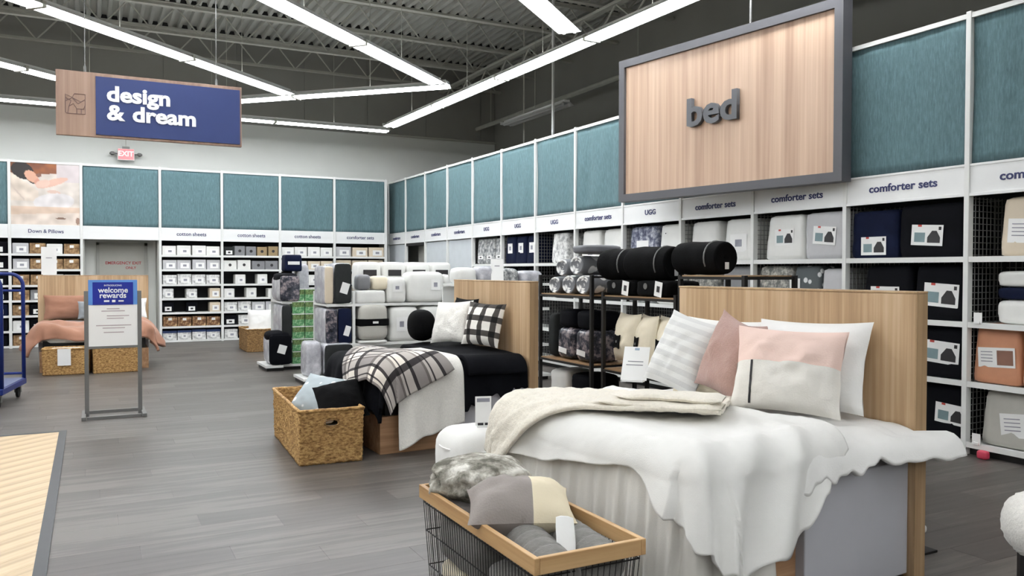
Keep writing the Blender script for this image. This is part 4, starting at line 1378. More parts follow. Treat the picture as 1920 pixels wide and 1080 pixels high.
def sign_card(label, loc, w, h, yaw, tilt, lines, foot=True):
    t = thing('card_sign', label, 'card sign', loc, yaw, 'white price card signs')
    def pt(x, z, d=0):
        return (x, d*cos(tilt)+z*sin(tilt), z*cos(tilt)-d*sin(tilt))
    def slab(name, mat, x0, x1, z0, z1, d0, d1):
        mb = MB()
        mb.box(0, 1, 0, 1, 0, 1)
        mb.v = [pt(lerp(x0, x1, a), lerp(z0, z1, c), lerp(d0, d1, b)) for a, b, c in mb.v]
        return mb.build(name, mat, t)
    slab('card', CARD_WHITE, -w/2, w/2, 0.01, h, 0, 0.004)
    for i, (a, b, z0, z1, mt) in enumerate(lines):
        slab('print_line', mt, a*w, b*w, z0*h, z1*h, -0.002, 0)
    if foot:
        MB().box(-w*0.4, w*0.4, -0.03, 0.05, 0, 0.012).build('foot', PLASTIC_WHITE, t)
    return t
sign_card('white card sign leaning on the white bed', (-3.32, -14.02, 0.80), 0.17, 0.25, radians(-48), 0.55, [(-0.08, 0.10, 0.90, 0.96, PIC_BLUE), (-0.3, 0.3, 0.56, 0.58, GREY_INK), (-0.35, 0.3, 0.46, 0.48, GREY_INK)], True)

# ------------------------------------------------------------------ second bed (black)
b2 = Bed('display_bed', 'display bed with oak headboard and black bedding', (-2.95, -11.95, 0), radians(2), 1.57, 1.38, 1.41, 0.70, 0.66)
def bd_ab(u, v):
    a = lerp(0.01, 1.72, u)
    lo = -pw(a, [(0.0, 0.18), (0.3, 0.24), (0.64, 0.33), (0.9, 0.26), (1.2, 0.20), (1.7, 0.15)])-0.02*sin(a*30)-0.012*sin(a*71)
    return a, lerp(lo, b2.W+0.30, v)
b2.cloth('black_comforter', 'black crinkled comforter spread over the second bed', BLACK_CLOTH, bd_ab, 110, 110, lift=0.03, amp=0.03, freq=16, seed=3.3, puff=0.022, flare=0.15, solid=0.03, cat='comforter', pscale=3)
def bp_ab(u, v):
    a = lerp(0.04, 0.62, u)
    return a, lerp(-0.12, b2.W+0.15, v)
b2.cloth('black_folded_duvet', 'black folded duvet layered at the pillow end', BLACK_CLOTH, bp_ab, 50, 80, lift=0.075, amp=0.015, freq=16, seed=5.3, puff=0.02, solid=0.045, cat='comforter')
def wt_ab(u, v):
    a = lerp(0.66, 1.24, u)+0.05*(1-v)*sin(u*3)
    lo = -pw(u, [(0, 0.52), (0.5, 0.60), (1.0, 0.70)])
    return a+0.02*(1-v), lerp(lo, 0.92, v)
b2.cloth('plush_throw', 'white plush throw hanging over the black bed side', CREAM_PLUSH, wt_ab, 60, 90, lift=0.085, amp=0.020, freq=16, seed=7.1, puff=0.008, flare=0.08, solid=0.02)
PLAID_T = plaid('grey_plaid_throw', [(0.0, (190, 186, 184)), (0.36, (70, 66, 68)), (0.48, (246, 242, 236)), (0.74, (84, 80, 82)), (0.80, (246, 242, 236)), (0.9, (150, 144, 142))], 2.1, 3.0)
def pl_ab(u, v):
    # cloth laid cornerwise so one point droops at the near foot corner
    s_, t_ = lerp(-0.72, 0.50, u), lerp(-0.46, 0.56, v)
    return 1.30+0.30*s_+0.62*t_*0.9-0.16*s_*t_, 0.36+0.86*s_-0.30*t_
b2.cloth('plaid_throw', 'grey and black plaid throw drooping over the near foot corner', PLAID_T, pl_ab, 70, 90, lift=0.118, amp=0.030, freq=13, seed=9.2, puff=0.010, flare=0.16, solid=0.012)
zt2 = b2.T+0.11
PLAID_P = plaid('buffalo_check', [(0.0, (246, 244, 240)), (0.60, (74, 70, 68))], 3.2, 3.0)
b2.put_pillow('accent_pillow', 'black and white checked pillow against headboard', PLAID_P, 0.44, 0.42, 0.18, 0.24, 0.52, zt2, yaw=0.42, tilt=0.28, roll=0.04, seed=11)
b2.put_pillow('accent_pillow', 'cream plush pillow beside the checked one', CREAM_PLUSH, 0.46, 0.43, 0.19, 0.36, 0.95, zt2, yaw=0.40, tilt=0.34, roll=-0.06, seed=12)
b2.put_pillow('accent_pillow', 'black pillow hidden behind the cream plush one', BLACK_PLUSH, 0.52, 0.44, 0.14, 0.17, 1.08, zt2, yaw=0, tilt=0.2, seed=13)
ball = MB().soft(0.26, 0.36, 0.32, 10, 2.4).build('round_pillow', BLACK_PLUSH, loc=b2.world((-0.44, 1.42, zt2-0.01)), smooth=True, weld=True)
tag(ball, 'round black pillow at the far edge of the black bed', 'pillow', 'cushions and pillows')

# ------------------------------------------------------------------ far bed (terracotta), foot towards the viewer
b3 = Bed('display_bed', 'far display bed with terracotta bedding behind the rewards sign', (-5.55, -3.15, 0), radians(90), 1.63, 1.38, 1.42, 0.62, 0.6)
def t3_ab(u, v):
    a = lerp(0.5, 1.72, u)
    return a-0.1, lerp(-0.34+0.06*sin(u*9), b3.W+0.34, v)
b3.cloth('terracotta_duvet', 'rumpled terracotta duvet bunched over the far bed foot', TERRA_CLOTH, t3_ab, 60, 90, lift=0.09, amp=0.09, freq=8, seed=1.9, puff=0.085, flare=0.30, solid=0.04, cat='duvet', pscale=2.4)
def g3_ab(u, v):
    a = lerp(0.05, 0.75, u)
    return a, lerp(-0.30, b3.W+0.24, v)
b3.cloth('grey_blanket', 'blue-grey blanket folded over the head of far bed', GREYBLUE_CLOTH, g3_ab, 40, 60, lift=0.07, amp=0.02, freq=14, seed=2.9, puff=0.02, solid=0.03)
b3.put_pillow('bed_pillow', 'wide terracotta pillow on the far bed', TERRA_CLOTH, 0.78, 0.40, 0.16, 0.16, 1.16, b3.T+0.10, tilt=0.2, seed=21)
b3.put_pillow('bed_pillow', 'white pillow on the far bed beyond the rewards sign', WHITE_SOFT, 0.66, 0.34, 0.16, 0.22, 0.36, b3.T+0.10, tilt=0.3, seed=22)
b3.put_pillow('accent_pillow', 'grey knitted pillow in the middle of far bed', GREYBLUE_CLOTH, 0.44, 0.30, 0.14, 0.40, 0.84, b3.T+0.11, tilt=0.35, seed=23)
sign_card('tall white card sign on top of far headboard', (-7.02, -3.14+0.05, 1.434), 0.22, 0.46, 0, 0.0, [(-0.2, 0.2, 0.60, 0.62, GREY_INK)], True)

# ------------------------------------------------------------------ wicker baskets
def wicker_basket(label, loc, lx, ly, h, rotz=0.0, hole=True, mat=WICKER, taper=0.97, group='wicker baskets'):
    t = thing('wicker_basket', label, 'basket', loc, rotz, group)
    nz = 26
    def wall(x0, y0, x1, y1, nx, ny, hole_):
        Lw = sqrt((x1-x0)**2+(y1-y0)**2)
        n = max(12, int(Lw/0.018))
        mb = MB()
        def fn(u, v):
            k = taper+(1-taper)*v
            x, y = lerp(x0, x1, u)*k, lerp(y0, y1, u)*k
            i = int(round(u*n)); j = int(round(v*nz))
            d = 0.006*(1 if (i+j) % 2 else -1)+0.006*noise.noise(Vector((u*8, v*8, x0)))
            return (x+nx*d, y+ny*d, 0.002+v*(h-0.002))
        mb.grid(fn, n, nz)
        if hole_:
            u0, u1 = 0.5-0.055/Lw, 0.5+0.055/Lw
            keep, um = [], {}
            newf, newm, newuv = [], [], {}
            for fi, f in enumerate(mb.f):
                i, j = fi % n, fi//n
                if u0 < (i+0.5)/n < u1 and 0.70 < (j+0.5)/nz < 0.80: continue
                newuv[len(newf)] = mb.uv[fi]
                newf.append(f); newm.append(0)
            mb.f, mb.mi, mb.uv = newf, newm, newuv
        return mb
    a, b = lx/2, ly/2
    for (x0, y0, x1, y1, nx, ny, hl) in ((-a, -b, a, -b, 0, -1, hole), (a, -b, a, b, 1, 0, False), (a, b, -a, b, 0, 1, False), (-a, b, -a, -b, -1, 0, False)):
        wall(x0, y0, x1, y1, nx, ny, hl).build('woven_side', mat, t, smooth=True, solid=0.012)
    rim = MB()
    pts = [(-a, -b), (a, -b), (a, b), (-a, b), (-a, -b)]
    rp = []
    for (x0, y0), (x1, y1) in zip(pts, pts[1:]):
        for i in range(12):
            rp.append((lerp(x0, x1, i/12), lerp(y0, y1, i/12), h-0.003+0.004*noise.noise(Vector((x0*3+i, y0, 0)))))
    rp.append((-a, -b, h-0.003))
    rim.tube(rp, 0.014, 6)
    rim.build('rolled_rim', mat, t, smooth=True)
    MB().box(-a*0.95, a*0.95, -b*0.95, b*0.95, 0.003, 0.02).build('base', WICKER_D, t)
    if hole:
        hw = MB(); n = 10
        ring = [(0.062*cos(2*pi*i/n), -b*0.99-0.008, h*0.755+0.026*sin(2*pi*i/n)) for i in range(n+1)]
        hw.tube(ring, 0.006, 5, cap=False).build('handle_hole_binding', WICKER_D, t)
    return t
wicker_basket('large wicker basket at the foot of the black bed', (-4.73, -11.38, 0), 0.50, 1.34, 0.43, radians(-3))
# contents of that basket
zz = 0.02
fill = MB().soft(0.40, 1.18, 0.27, 8, 7, 0.04, 3).build('folded_throw', WHITE_CLOTH, loc=(-4.73, -11.38, 0.021), smooth=True, weld=True); fill.rotation_euler = (0, 0, radians(-3))
tag(fill, 'white folded throw lying inside the large wicker basket', 'blanket')
pillow('accent_pillow', 'pale grey dotted pillow poking out of the wicker basket', PALE_POLKA, 0.46, 0.42, 0.16, (-4.82, -11.52, 0.315), radians(-42), 0.85, 0.15, seed=31)
pillow('accent_pillow', 'black plush pillow poking out of the wicker basket', BLACK_PLUSH, 0.40, 0.40, 0.20, (-4.62, -11.93, 0.31), radians(-20), 0.80, -0.25, seed=32)
wf = MB().soft(0.26, 0.20, 0.09, 6, 3, 0.1, 3).build('folded_throw', CREAM_PLUSH, loc=(-4.84, -11.90, 0.295), smooth=True, weld=True)
tag(wf, 'cream fleece corner at the front of the large wicker basket', 'blanket')
wicker_basket('low wicker basket with price card before the far bed', (-6.74, -4.78, 0), 0.60, 0.34, 0.38, radians(-4), False, WICKER)
wicker_basket('low wicker basket without card before the far bed', (-6.11, -4.82, 0), 0.60, 0.34, 0.38, radians(4), False, WICKER)
for i, (x, y, rz, lab) in enumerate([(-6.74, -4.78, -4, 'white folded blanket filling the basket with the price card'), (-6.11, -4.82, 4, 'white folded blanket filling the basket without a card')]):
    f_ = MB().soft(0.52, 0.26, 0.36, 6, 7, 0.02, i).build('folded_throw', WHITE_CLOTH, loc=(x, y, 0.021), rot=(0, 0, radians(rz)), smooth=True, weld=True)
    tag(f_, lab, 'blanket')
pc = MB().box(-0.085, 0.085, -0.003, 0, 0, 0.24).box(-0.03, 0.03, -0.005, -0.003, 0.04, 0.07).build('price_card', CARD_WHITE, loc=(-6.77, -4.975, 0.14), rot=(0, 0, radians(-4)))
tag(pc, 'white price card hung on the low wicker basket', 'price tag')
wicker_basket('wicker basket with a white pillow behind the middle shelves', (-3.62, -2.35, 0), 0.5, 0.9, 0.42, 0, False, WICKER_D)
pillow('bed_pillow', 'white pillow upright in the basket behind the shelves', WHITE_SOFT, 0.5, 0.5, 0.2, (-3.55, -2.5, 0.28), 0, 0.1, seed=41)
f_ = MB().soft(0.44, 0.82, 0.38, 6, 6, 0.05, 9).build('folded_throw', WHITE_CLOTH, loc=(-3.62, -2.35, 0.021), smooth=True, weld=True)
tag(f_, 'white throw filling the basket behind the middle shelves', 'blanket')

# ------------------------------------------------------------------ wire basket with oak rim
wb = thing('wire_basket', 'black wire basket with oak rim full of grey throws', 'basket', (-4.812, -15.26, 0))
bx, by, bz = 0.2425, 0.565, 0.50
rh, rt = 0.062, 0.022
MB().box(-bx, -bx+rt, -by, by, bz-rh, bz).build('rim_board', RIM_OAK, wb, bevel=0.003)
MB().box(bx-rt, bx, -by, by, bz-rh, bz).build('rim_board', RIM_OAK, wb, bevel=0.003)
RIM_X = wood('rim_oak_cross', [(168, 130, 84), (190, 152, 104), (206, 170, 122)], 'X', 26)
MB().box(-bx+rt, bx-rt, -by, -by+rt, bz-rh, bz).build('rim_board', RIM_X, wb, bevel=0.003)
MB().box(-bx+rt, bx-rt, by-rt, by, bz-rh, bz).build('rim_board', RIM_X, wb, bevel=0.003)
wm = MB()
tp = 0.90
ix, iy = bx-0.012, by-0.012
def bask(p, z):
    k = tp+(1-tp)*z/bz
    return (p[0]*k, p[1]*k, z)
def per_pts(step):
    out = []
    n = int(2*iy/step)
    out += [(-ix, -iy+2*iy*i/n) for i in range(n)]
    n2 = int(2*ix/step)
    out += [(-ix+2*ix*i/n2, iy) for i in range(n2)]
    out += [(ix, iy-2*iy*i/n) for i in range(n)]
    out += [(ix-2*ix*i/n2, -iy) for i in range(n2)]
    return out
for p in per_pts(0.026):
    wm.tube([bask(p, 0.004), bask(p, bz-0.02)], 0.0017, 4)
wm.build('wire_mesh', BLACK_METAL, wb)['kind'] = 'stuff'
for z in (0.006, 0.13, 0.29, 0.42):
    MB().tube([bask(p, z) for p in ((-ix, -iy), (ix, -iy), (ix, iy), (-ix, iy), (-ix, -iy))], 0.0032, 5).build('wire_hoop', BLACK_METAL, wb)
MB().box(-ix*tp, ix*tp, -iy*tp, iy*tp, 0.0, 0.004).build('base', BLACK_METAL, wb)
def in_basket(name, label, mat, w, d, h, x, y, z, e=3.2, wr=0.08, rot=(0, 0, 0), seed=0, cat='blanket'):
    o = MB().soft(w, d, h, 10, e, wr, seed).build(name, mat, loc=(-4.812+x, -15.26+y, z), smooth=True, weld=True, rot=rot)
    return tag(o, label, cat, 'throws in the wire basket')
in_basket('folded_throw', 'tan folded throw low in the far end of wire basket', CREAM, 0.40, 0.46, 0.18, 0, 0.22, 0.005, 6, 0.05, seed=1)
in_basket('folded_throw', 'dark grey folded throw low in the near end of wire basket', CHARCOAL_BAG, 0.40, 0.46, 0.16, 0, -0.26, 0.005, 6, 0.05, seed=2)
in_basket('folded_throw', 'grey folded throw halfway up the far end of wire basket', GREY_RIB, 0.41, 0.48, 0.20, 0, 0.24, 0.185, 5, 0.05, seed=3)
in_basket('folded_throw', 'grey folded throw halfway up the near end of wire basket', GREY_RIB, 0.41, 0.46, 0.16, 0, -0.26, 0.165, 5, 0.05, seed=4)
# rolled ribbed throws
def roll(name, label, mat, r, L, loc, yaw, n=20, segs=10, squash=0.9, group='rolled throws', rib=0.0, parts=None, pitch=0.0):
    t = thing(name, label, 'rolled throw', loc, yaw, group)
    mb = MB()
    def fn(u, v):
        a = v*2*pi
        x = (u-0.5)*L
        rr = r*(1-0.05*abs(2*u-1)**6)*(1+0.03*noise.noise(Vector((u*4, cos(a), sin(a)+L))))
        rr *= 1-rib*max(0, cos(x*70))**8
        return (x, cos(a)*rr, r*squash+sin(a)*rr*squash)
    mb.grid(fn, segs*3, n, flip=False)
    for s in (-1, 1):
        # spiral end: rings pulled in
        b = len(mb.v)
        rings = [1.0, 0.95, 0.80, 0.72, 0.55, 0.46, 0.28, 0.18, 0.03]
        dep = [0.0, 0.012, 0.004, -0.008, 0.004, -0.008, 0.004, -0.008, -0.004]
        for q, dd in zip(rings, dep):
            for k in range(n):
                a = 2*pi*k/n
                mb.v.append((s*(L/2+dd), cos(a)*r*0.95*q, r*squash+sin(a)*r*0.95*q*squash))
        for i in range(len(rings)-1):
            for k in range(n):
                l = (k+1) % n
                q = (b+i*n+k, b+i*n+l, b+(i+1)*n+l, b+(i+1)*n+k)
                mb.face(q if s > 0 else q[::-1])
    mb.build('rolled_cloth', mat, t, smooth=True)
    return t
roll('rolled_throw', 'ribbed grey rolled throw against the near wall of wire basket', GREY_RIB, 0.095, 0.40, (-4.905, -15.60, 0.325), radians(80), rib=0.12)
roll('rolled_throw', 'ribbed grey rolled throw against the bed side of wire basket', GREY_RIB, 0.095, 0.40, (-4.71, -15.58, 0.325), radians(84), rib=0.12)
HALF = uv_bands('grey_and_cream_cushion', 'X', [(0.0, (146, 138, 134)), (0.60, (232, 220, 192))])
pillow('accent_pillow', 'plump grey and cream pillow lying on the wire basket', HALF, 0.44, 0.36, 0.23, (-4.905, -15.46, 0.50), radians(-24), 1.44, 0.0, seed=51, pinch=0.05)
cm = MB().soft(0.44, 0.40, 0.20, 14, 2.6, 0.2, 5).build('plush_throw', CAMO, loc=(-4.82, -14.86, 0.44), smooth=True, weld=True, rot=(0, 0, 0.3))
tag(cm, 'grey mottled plush throw heaped at far end of wire basket', 'blanket', 'throws in the wire basket')
in_basket('folded_throw', 'dark folded throw under the mottled plush one', GREY_KNIT, 0.38, 0.34, 0.10, 0.0, 0.34, 0.38, 4, 0.08, seed=6)
ht = MB().soft(0.075, 0.006, 0.155, 3, 8).build('hang_tag', CARD_WHITE, loc=(-4.845, -15.70, 0.445), rot=(-0.75, 0.1, radians(-20)), smooth=True, weld=True)
tag(ht, 'white paper hang tag on the grey and cream pillow', 'tag')

# white rounded pack between the beds with a card stand
wp = thing('storage_pouf', 'white rounded pouf between the wire basket and black bed', 'pouf', (-4.20, -13.50, 0))
MB().soft(0.46, 0.50, 0.50, 10, 4.0, 0.03, 2).build('body', WHITE_CLOTH, wp, smooth=True, weld=True)
MB().tube([(0.236*cos(2*pi*i/24) if 1 else 0, 0.256*sin(2*pi*i/24), 0.38) for i in range(25)], 0.006, 5, cap=False).build('seam_piping', WHITE_SOFT, wp)
sign_card('white card sign standing on the white pouf', (-4.17, -13.55, 0.498), 0.105, 0.20, radians(-18), 0.0, [(-0.4, 0.4, 0.82, 0.94, PIC_GREY), (-0.35, 0.0, 0.05, 0.14, PIC_DARK), (0.1, 0.35, 0.05, 0.14, PIC_DARK)], True)

# fluffy stool at the right edge
st = thing('fluffy_stool', 'cream fluffy stool on a black drum base', 'stool', (-2.965, -16.43, 0))
MB().lathe([(0.13, 0), (0.14, 0.01), (0.14, 0.38), (0.13, 0.39)], 20).build('drum_base', BLACK_METAL, st)
mb = MB()
def fl(u, v):
    a = u*2*pi; b = (v-0.5)*pi
    q = Vector((cos(a)*cos(b)*5, sin(a)*cos(b)*5, sin(b)*5))
    k = 1+0.05*noise.noise(q*1.6)+0.03*noise.noise(q*4)
    return (cos(a)*cos(b)**0.6*0.20*k, sin(a)*cos(b)**0.6*0.20*k, 0.48+0.135*sin(b)*k)
mb.grid(fl, 48, 26).build('fluffy_seat', CREAM_PLUSH, st, smooth=True)
MB().soft(0.2, 0.2, 0.16, 6, 2.5, 0.2, 4).build('trailing_fleece', CREAM_PLUSH, st, (-0.13, -0.05, 0.0), smooth=True, weld=True)
# small stand behind the near headboard
hs_ = thing('post_stand', 'small black post with white cap behind the headboard', 'stand', (-2.45, -15.45, 0))
MB().box(-0.012, 0.012, -0.012, 0.012, 0, 0.10).box(-0.06, 0.06, -0.06, 0.06, 0, 0.012).build('post', BLACK_METAL, hs_)
MB().soft(0.05, 0.06, 0.045, 4, 3).build('cap', PLASTIC_WHITE, hs_, (0, 0, 0.10), smooth=True, weld=True)

# ================================================================== BLACK RACKS
def rack(label, y0, y1, x0, x1, top, levels):
    t = thing('metal_rack', label, 'rack', (x0, y0, 0), group='black metal racks')
    W, D = y0-y1, x1-x0
    for xx in (0, D):
        for yy in (0, -W):
            MB().box(xx-0.018, xx+0.018, yy-0.018, yy+0.018, 0, top).build('upright', BLACK_METAL, t, bevel=0.002)
    for z in levels:
        fr = MB().box(-0.018, D+0.018, -W+0.018, -0.018, z-0.035, z-0.012)
        s = fr.build('shelf_frame', BLACK_METAL, t)
        MB().box(0.0, D, -W+0.02, -0.02, z-0.012, z).build('shelf_board', wood('rack_board', [(120, 92, 62), (150, 120, 86), (170, 140, 104)], 'Y', 26), s)
    for yy in (0, -W):
        MB().box(0, D, yy-0.01, yy+0.01, top-0.03, top-0.01).build('side_bar', BLACK_METAL, t)
    return t
rack('black metal rack holding spotted grey throws', -10.12, -11.20, -1.8, -1.25, 1.47, [0.10, 0.53, 1.26])
rack('black metal rack holding black rolled throws and cream pillows', -11.42, -12.57, -1.8, -1.25, 1.30, [0.10, 0.53, 1.27])
rack('taller black rack end with one black roll on top', -12.63, -13.42, -1.8, -1.25, 1.48, [0.53, 1.48])
# spotted grey throws: two tiers of rolls with ends to the aisle
def spotted(label, y, z, r, L=0.5):
    return roll('rolled_throw', label, POLKA_GREY, r, L, (-1.52, y, z), radians(8), n=18, group='spotted grey throws')
spotted('spotted grey rolled throw, lower tier, farthest on its rack', -10.36, 1.262, 0.105)
spotted('spotted grey rolled throw, lower tier, middle of its rack', -10.66, 1.262, 0.115)
spotted('spotted grey rolled throw, lower tier, nearest on its rack', -10.95, 1.262, 0.115)
spotted('spotted grey rolled throw, upper tier, farther of two', -10.52, 1.458, 0.105)
spotted('spotted grey rolled throw, upper tier, nearer of two', -10.82, 1.472, 0.115)
gt = MB().soft(0.5, 0.34, 0.1, 8, 4, 0.05, 2).build('folded_throw', fabric('dark_grey_fleece', (98, 100, 104), 0.12), loc=(-1.55, -10.92, 1.695), smooth=True, weld=True)
tag(gt, 'dark grey folded fleece on top of the spotted throws', 'blanket')
def black_roll(label, y, z, r, L, yaw=90):
    t = roll('rolled_throw', label, BLACK_PLUSH, r, L, (-1.60, y, z), radians(yaw), n=24, squash=0.92, group='black rolled throws')
    mb = MB()
    pts = [(L/2-0.10, cos(2*pi*i/24)*r*1.01, r*0.92+sin(2*pi*i/24)*r*0.92*1.01) for i in range(3, 15)]
    mb.tube(pts, 0.007, 5).build('piping_strap', GREY_STEEL, t)
    MB().box(L/2+0.014, L/2+0.018, -0.02, 0.03, 0.05, 0.11).build('paper_tag', CARD_WHITE, t)
    return t
black_roll('black rolled throw with strap, farther of the pair', -11.46, 1.42, 0.175, 0.40, -80)
black_roll('black rolled throw with strap, nearer of the pair', -12.00, 1.42, 0.18, 0.50, -80)
black_roll('black rolled throw alone on the taller rack', -12.70, 1.482, 0.16, 0.48, -82)
for i, (yy, lab) in enumerate([(-11.62, 'black boxed throw with cream label below the farther roll'), (-12.14, 'black boxed throw with cream label below the nearer roll')]):
    t = thing('throw_pack', lab, 'bedding pack', (-1.55, yy, 1.271), group='black boxed throws')
    MB().soft(0.44, 0.48, 0.155, 7, 7, 0.03, i).build('bag', BLACK_PLUSH, t, smooth=True, weld=True)
    card(t, 'x', 0.11, 0.14, (-0.225, -0.14, 0.075), PIC_DARK, 0.15, 3)
    MB().lathe([(0.03, 0), (0.03, 0.003)], 12).build('oval_badge', GREY_STEEL, t, (-0.222, 0.06, 0.10), rot=(0, -pi/2, 0))
# clear bags on the middle shelf of the first rack
for i, (yy, lab) in enumerate([(-10.56, 'dark clear-fronted bedding bag, farther of two on rack'), (-10.94, 'dark clear-fronted bedding bag, nearer of two on rack')]):
    t = thing('bedding_bag', lab, 'bedding pack', (-1.54, yy, 0.531), group='dark clear-fronted bags')
    MB().soft(0.42, 0.33, 0.36, 7, 6, 0.05, i+3).build('bag', DARKCLEAR_BAG, t, smooth=True, weld=True)
    MB().soft(0.40, 0.32, 0.20, 6, 6, 0.05, i+5).build('fold_over', INK_BAG, t, (0, 0, 0.355), smooth=True, weld=True)
    card(t, 'x', 0.17, 0.06, (-0.215, 0.02, 0.10), None, 0.1, 0)
t = MB().soft(0.4, 0.14, 0.50, 6, 6, 0.03, 8).build('bedding_bag', CHARCOAL_BAG, loc=(-1.54, -10.25, 0.531), smooth=True, weld=True)
tag(t, 'slim charcoal bag at the far end of the rack shelf', 'bedding pack')
for i, (yy, mt, lab) in enumerate([(-10.42, WHITE_BAG, 'white folded pack on the bottom shelf of the rack'), (-10.88, INK_BAG, 'black folded pack on the bottom shelf of the rack')]):
    t = MB().soft(0.42, 0.40, 0.30, 6, 6, 0.05, i).build('bedding_bag', mt, loc=(-1.54, yy, 0.101), smooth=True, weld=True)
    tag(t, lab, 'bedding pack')
# cream pillows with black bows
for i, (yy, yaw, lab) in enumerate([(-11.66, -0.15, 'cream pillow with black bow band, farthest of three'), (-11.98, -0.30, 'cream pillow with black bow band, middle of three'), (-12.32, -0.15, 'cream pillow with black bow band, nearest of three')]):
    p = pillow('bow_pillow', lab, CREAM, 0.46, 0.50, 0.20, (-1.70, yy, 0.60), -pi/2+yaw, 0.12, seed=60+i, group='cream pillows on the rack')
    bw_ = MB()
    bw_.prism([(-0.055, -0.07), (-0.03, -0.06), (0.03, -0.06), (0.055, -0.07), (0.045, 0), (0.055, 0.07), (0.03, 0.06), (-0.03, 0.06), (-0.055, 0.07), (-0.045, 0)], 'y', -0.115, -0.105)
    bw_.build('black_bow', BLACK_PLUSH, p, (-0.02, 0.0, 0.20))
    MB().lathe([(0.014, 0), (0.014, 0.003)], 10).build('badge', GREY_STEEL, p, (-0.02, -0.116, 0.20), rot=(pi/2, 0, 0))

# ================================================================== MIDDLE GONDOLAS
def gondola(label, x0, x1, y0, y1, h, levels, posts=()):
    t = thing('gondola_shelf', label, 'shelving', (x0, y0, 0), group='free-standing shelves')
    W, D = x1-x0, y1-y0
    MB().box(0, W, 0.02, D, 0.0, 0.05).build('base', BLACK_METAL, t)
    MB().box(-0.02, W+0.02, -0.03, D, 0.05, 0.085).build('base_shelf', WHITE_METAL, t)
    MB().box(0, W, D-0.03, D, 0.085, h).build('back_panel', WHITE_METAL, t)
    for z in levels:
        MB().box(0, W, 0.0, D-0.03, z-0.025, z).box(0, W, -0.012, 0, z-0.032, z+0.006).build('shelf', WHITE_METAL, t)
    for px in posts:
        p = MB().box(px-0.02, px+0.02, -0.01, 0.02, 0.085, h).build('upright', WHITE_METAL, t)
    return t
def bag(label, mat, x0, x1, z0, z1, yf, depth=0.36, e=5, wr=0.05, seed=0, cards=(), name='bedding_bag', top=None, cat='bedding pack', group='bagged bedding on the free-standing shelves', sag=0.05):
    t = thing(name, label, cat, ((x0+x1)/2, yf+depth/2, z0), group=group)
    w, h = x1-x0, z1-z0
    MB().soft(w, depth, h, 7, e, wr, seed, sag=sag).build('bag', mat, t, smooth=True, weld=True)
    if top:
        MB().soft(w*1.01, depth*0.98, h*0.34, 6, 4, 0.05, seed).build('fold_over', top, t, (0, 0, h*0.70), smooth=True, weld=True)
    for (a, zc, cw, ch, style, pic, tilt) in cards:
        card(t, 'y', cw, ch, (a, -depth/2-0.006, zc), pic, tilt, style)
    return t
# first gondola with the green boxes
G1Y = -5.75
gondola('white free-standing shelf with green boxes on its end', -3.85, -3.30, G1Y, -4.93, 1.22, [0.44, 1.04])
MB().box(-0.26, 0.0, -0.13, 0.60, 0.05, 0.085).box(-0.24, 0.0, -0.10, 0.58, 0.0, 0.05, 1).build('base_wing', [WHITE_METAL, BLACK_METAL], bpy.data.objects['gondola_shelf'])
def vinyl(label, x0, x1, z0, z1, yf, depth, front, seed, lid=None, cards=(), e=9):
    """bedding in a clear zipped bag: pale vinyl body, darker cloth showing at the front"""
    t = bag(label, CLEAR_BAG, x0, x1, z0, z1, yf, depth, e, 0.03, seed, sag=0)
    w, h = x1-x0, z1-z0
    MB().soft(w*0.97, 0.05, h*0.96, 6, 9, 0.02, seed).build('cloth_front', front, t, (0, -depth/2-0.004, h*0.02), smooth=True, weld=True)
    if lid:
        MB().soft(w*1.06, depth*0.9, h*0.36, 7, 3, 0.05, seed).build('fold_over', lid, t, (0, -depth*0.06, h*0.74), smooth=True, weld=True)
    for (a, zc, cw, ch, style, pic, tilt) in cards:
        card(t, 'y', cw, ch, (a, -depth/2-0.032, zc), pic, tilt, style)
    return t
vinyl('ink-black comforter bag with white label low on the shelf end', -4.06, -3.72, 0.086, 0.55, G1Y-0.10, 0.55, INK_BAG, 1, INK_BAG, [(0.02, 0.24, 0.12, 0.13, 0, None, 0.3)], e=5)
vinyl('charcoal-fronted vinyl bag on the middle shelf by green cartons', -3.85, -3.705, 0.441, 0.99, G1Y-0.01, 0.70, CHARCOAL_BAG, 2)
vinyl('navy comforter bag with rounded black flap at shelf top', -3.88, -3.58, 1.041, 1.44, G1Y-0.02, 0.72, DARKCLEAR_BAG, 5, INK_BAG, e=5)
bag('navy box with white lettering on top of the navy bag', NAVY_BAG, -3.76, -3.50, 1.50, 1.76, G1Y+0.15, 0.3, 12, 0.0, 6, [(0, 0.13, 0.18, 0.05, 0, None, 0)], cat='box')
bag('pale grey vinyl bag with blue print behind green cartons', CLEAR_BAG, -3.56, -3.34, 1.06, 1.62, G1Y+0.35, 0.3, 7, 0.03, 17)
for r in range(6):
    for c in range(2):
        t = thing('green_carton', 'green printed carton, %s of two in the %s tier from floor' % (('nearer the aisle', 'farther from the aisle')[c], ORD[r]), 'box', (-3.60+c*0.195, G1Y-0.02, 0.086+r*0.192), group='green cartons')
        MB().box(-0.092, 0.092, 0, 0.16, 0, 0.178).build('carton', GREEN_BOX, t, bevel=0.005)
        MB().box(-0.09, 0.09, -0.004, 0, 0.10, 0.172).build('printed_band', GREEN_CAP, t)
        MB().box(-0.094, 0.094, -0.006, 0, 0.178, 0.19).build('tray_edge', WHITE_METAL, t)
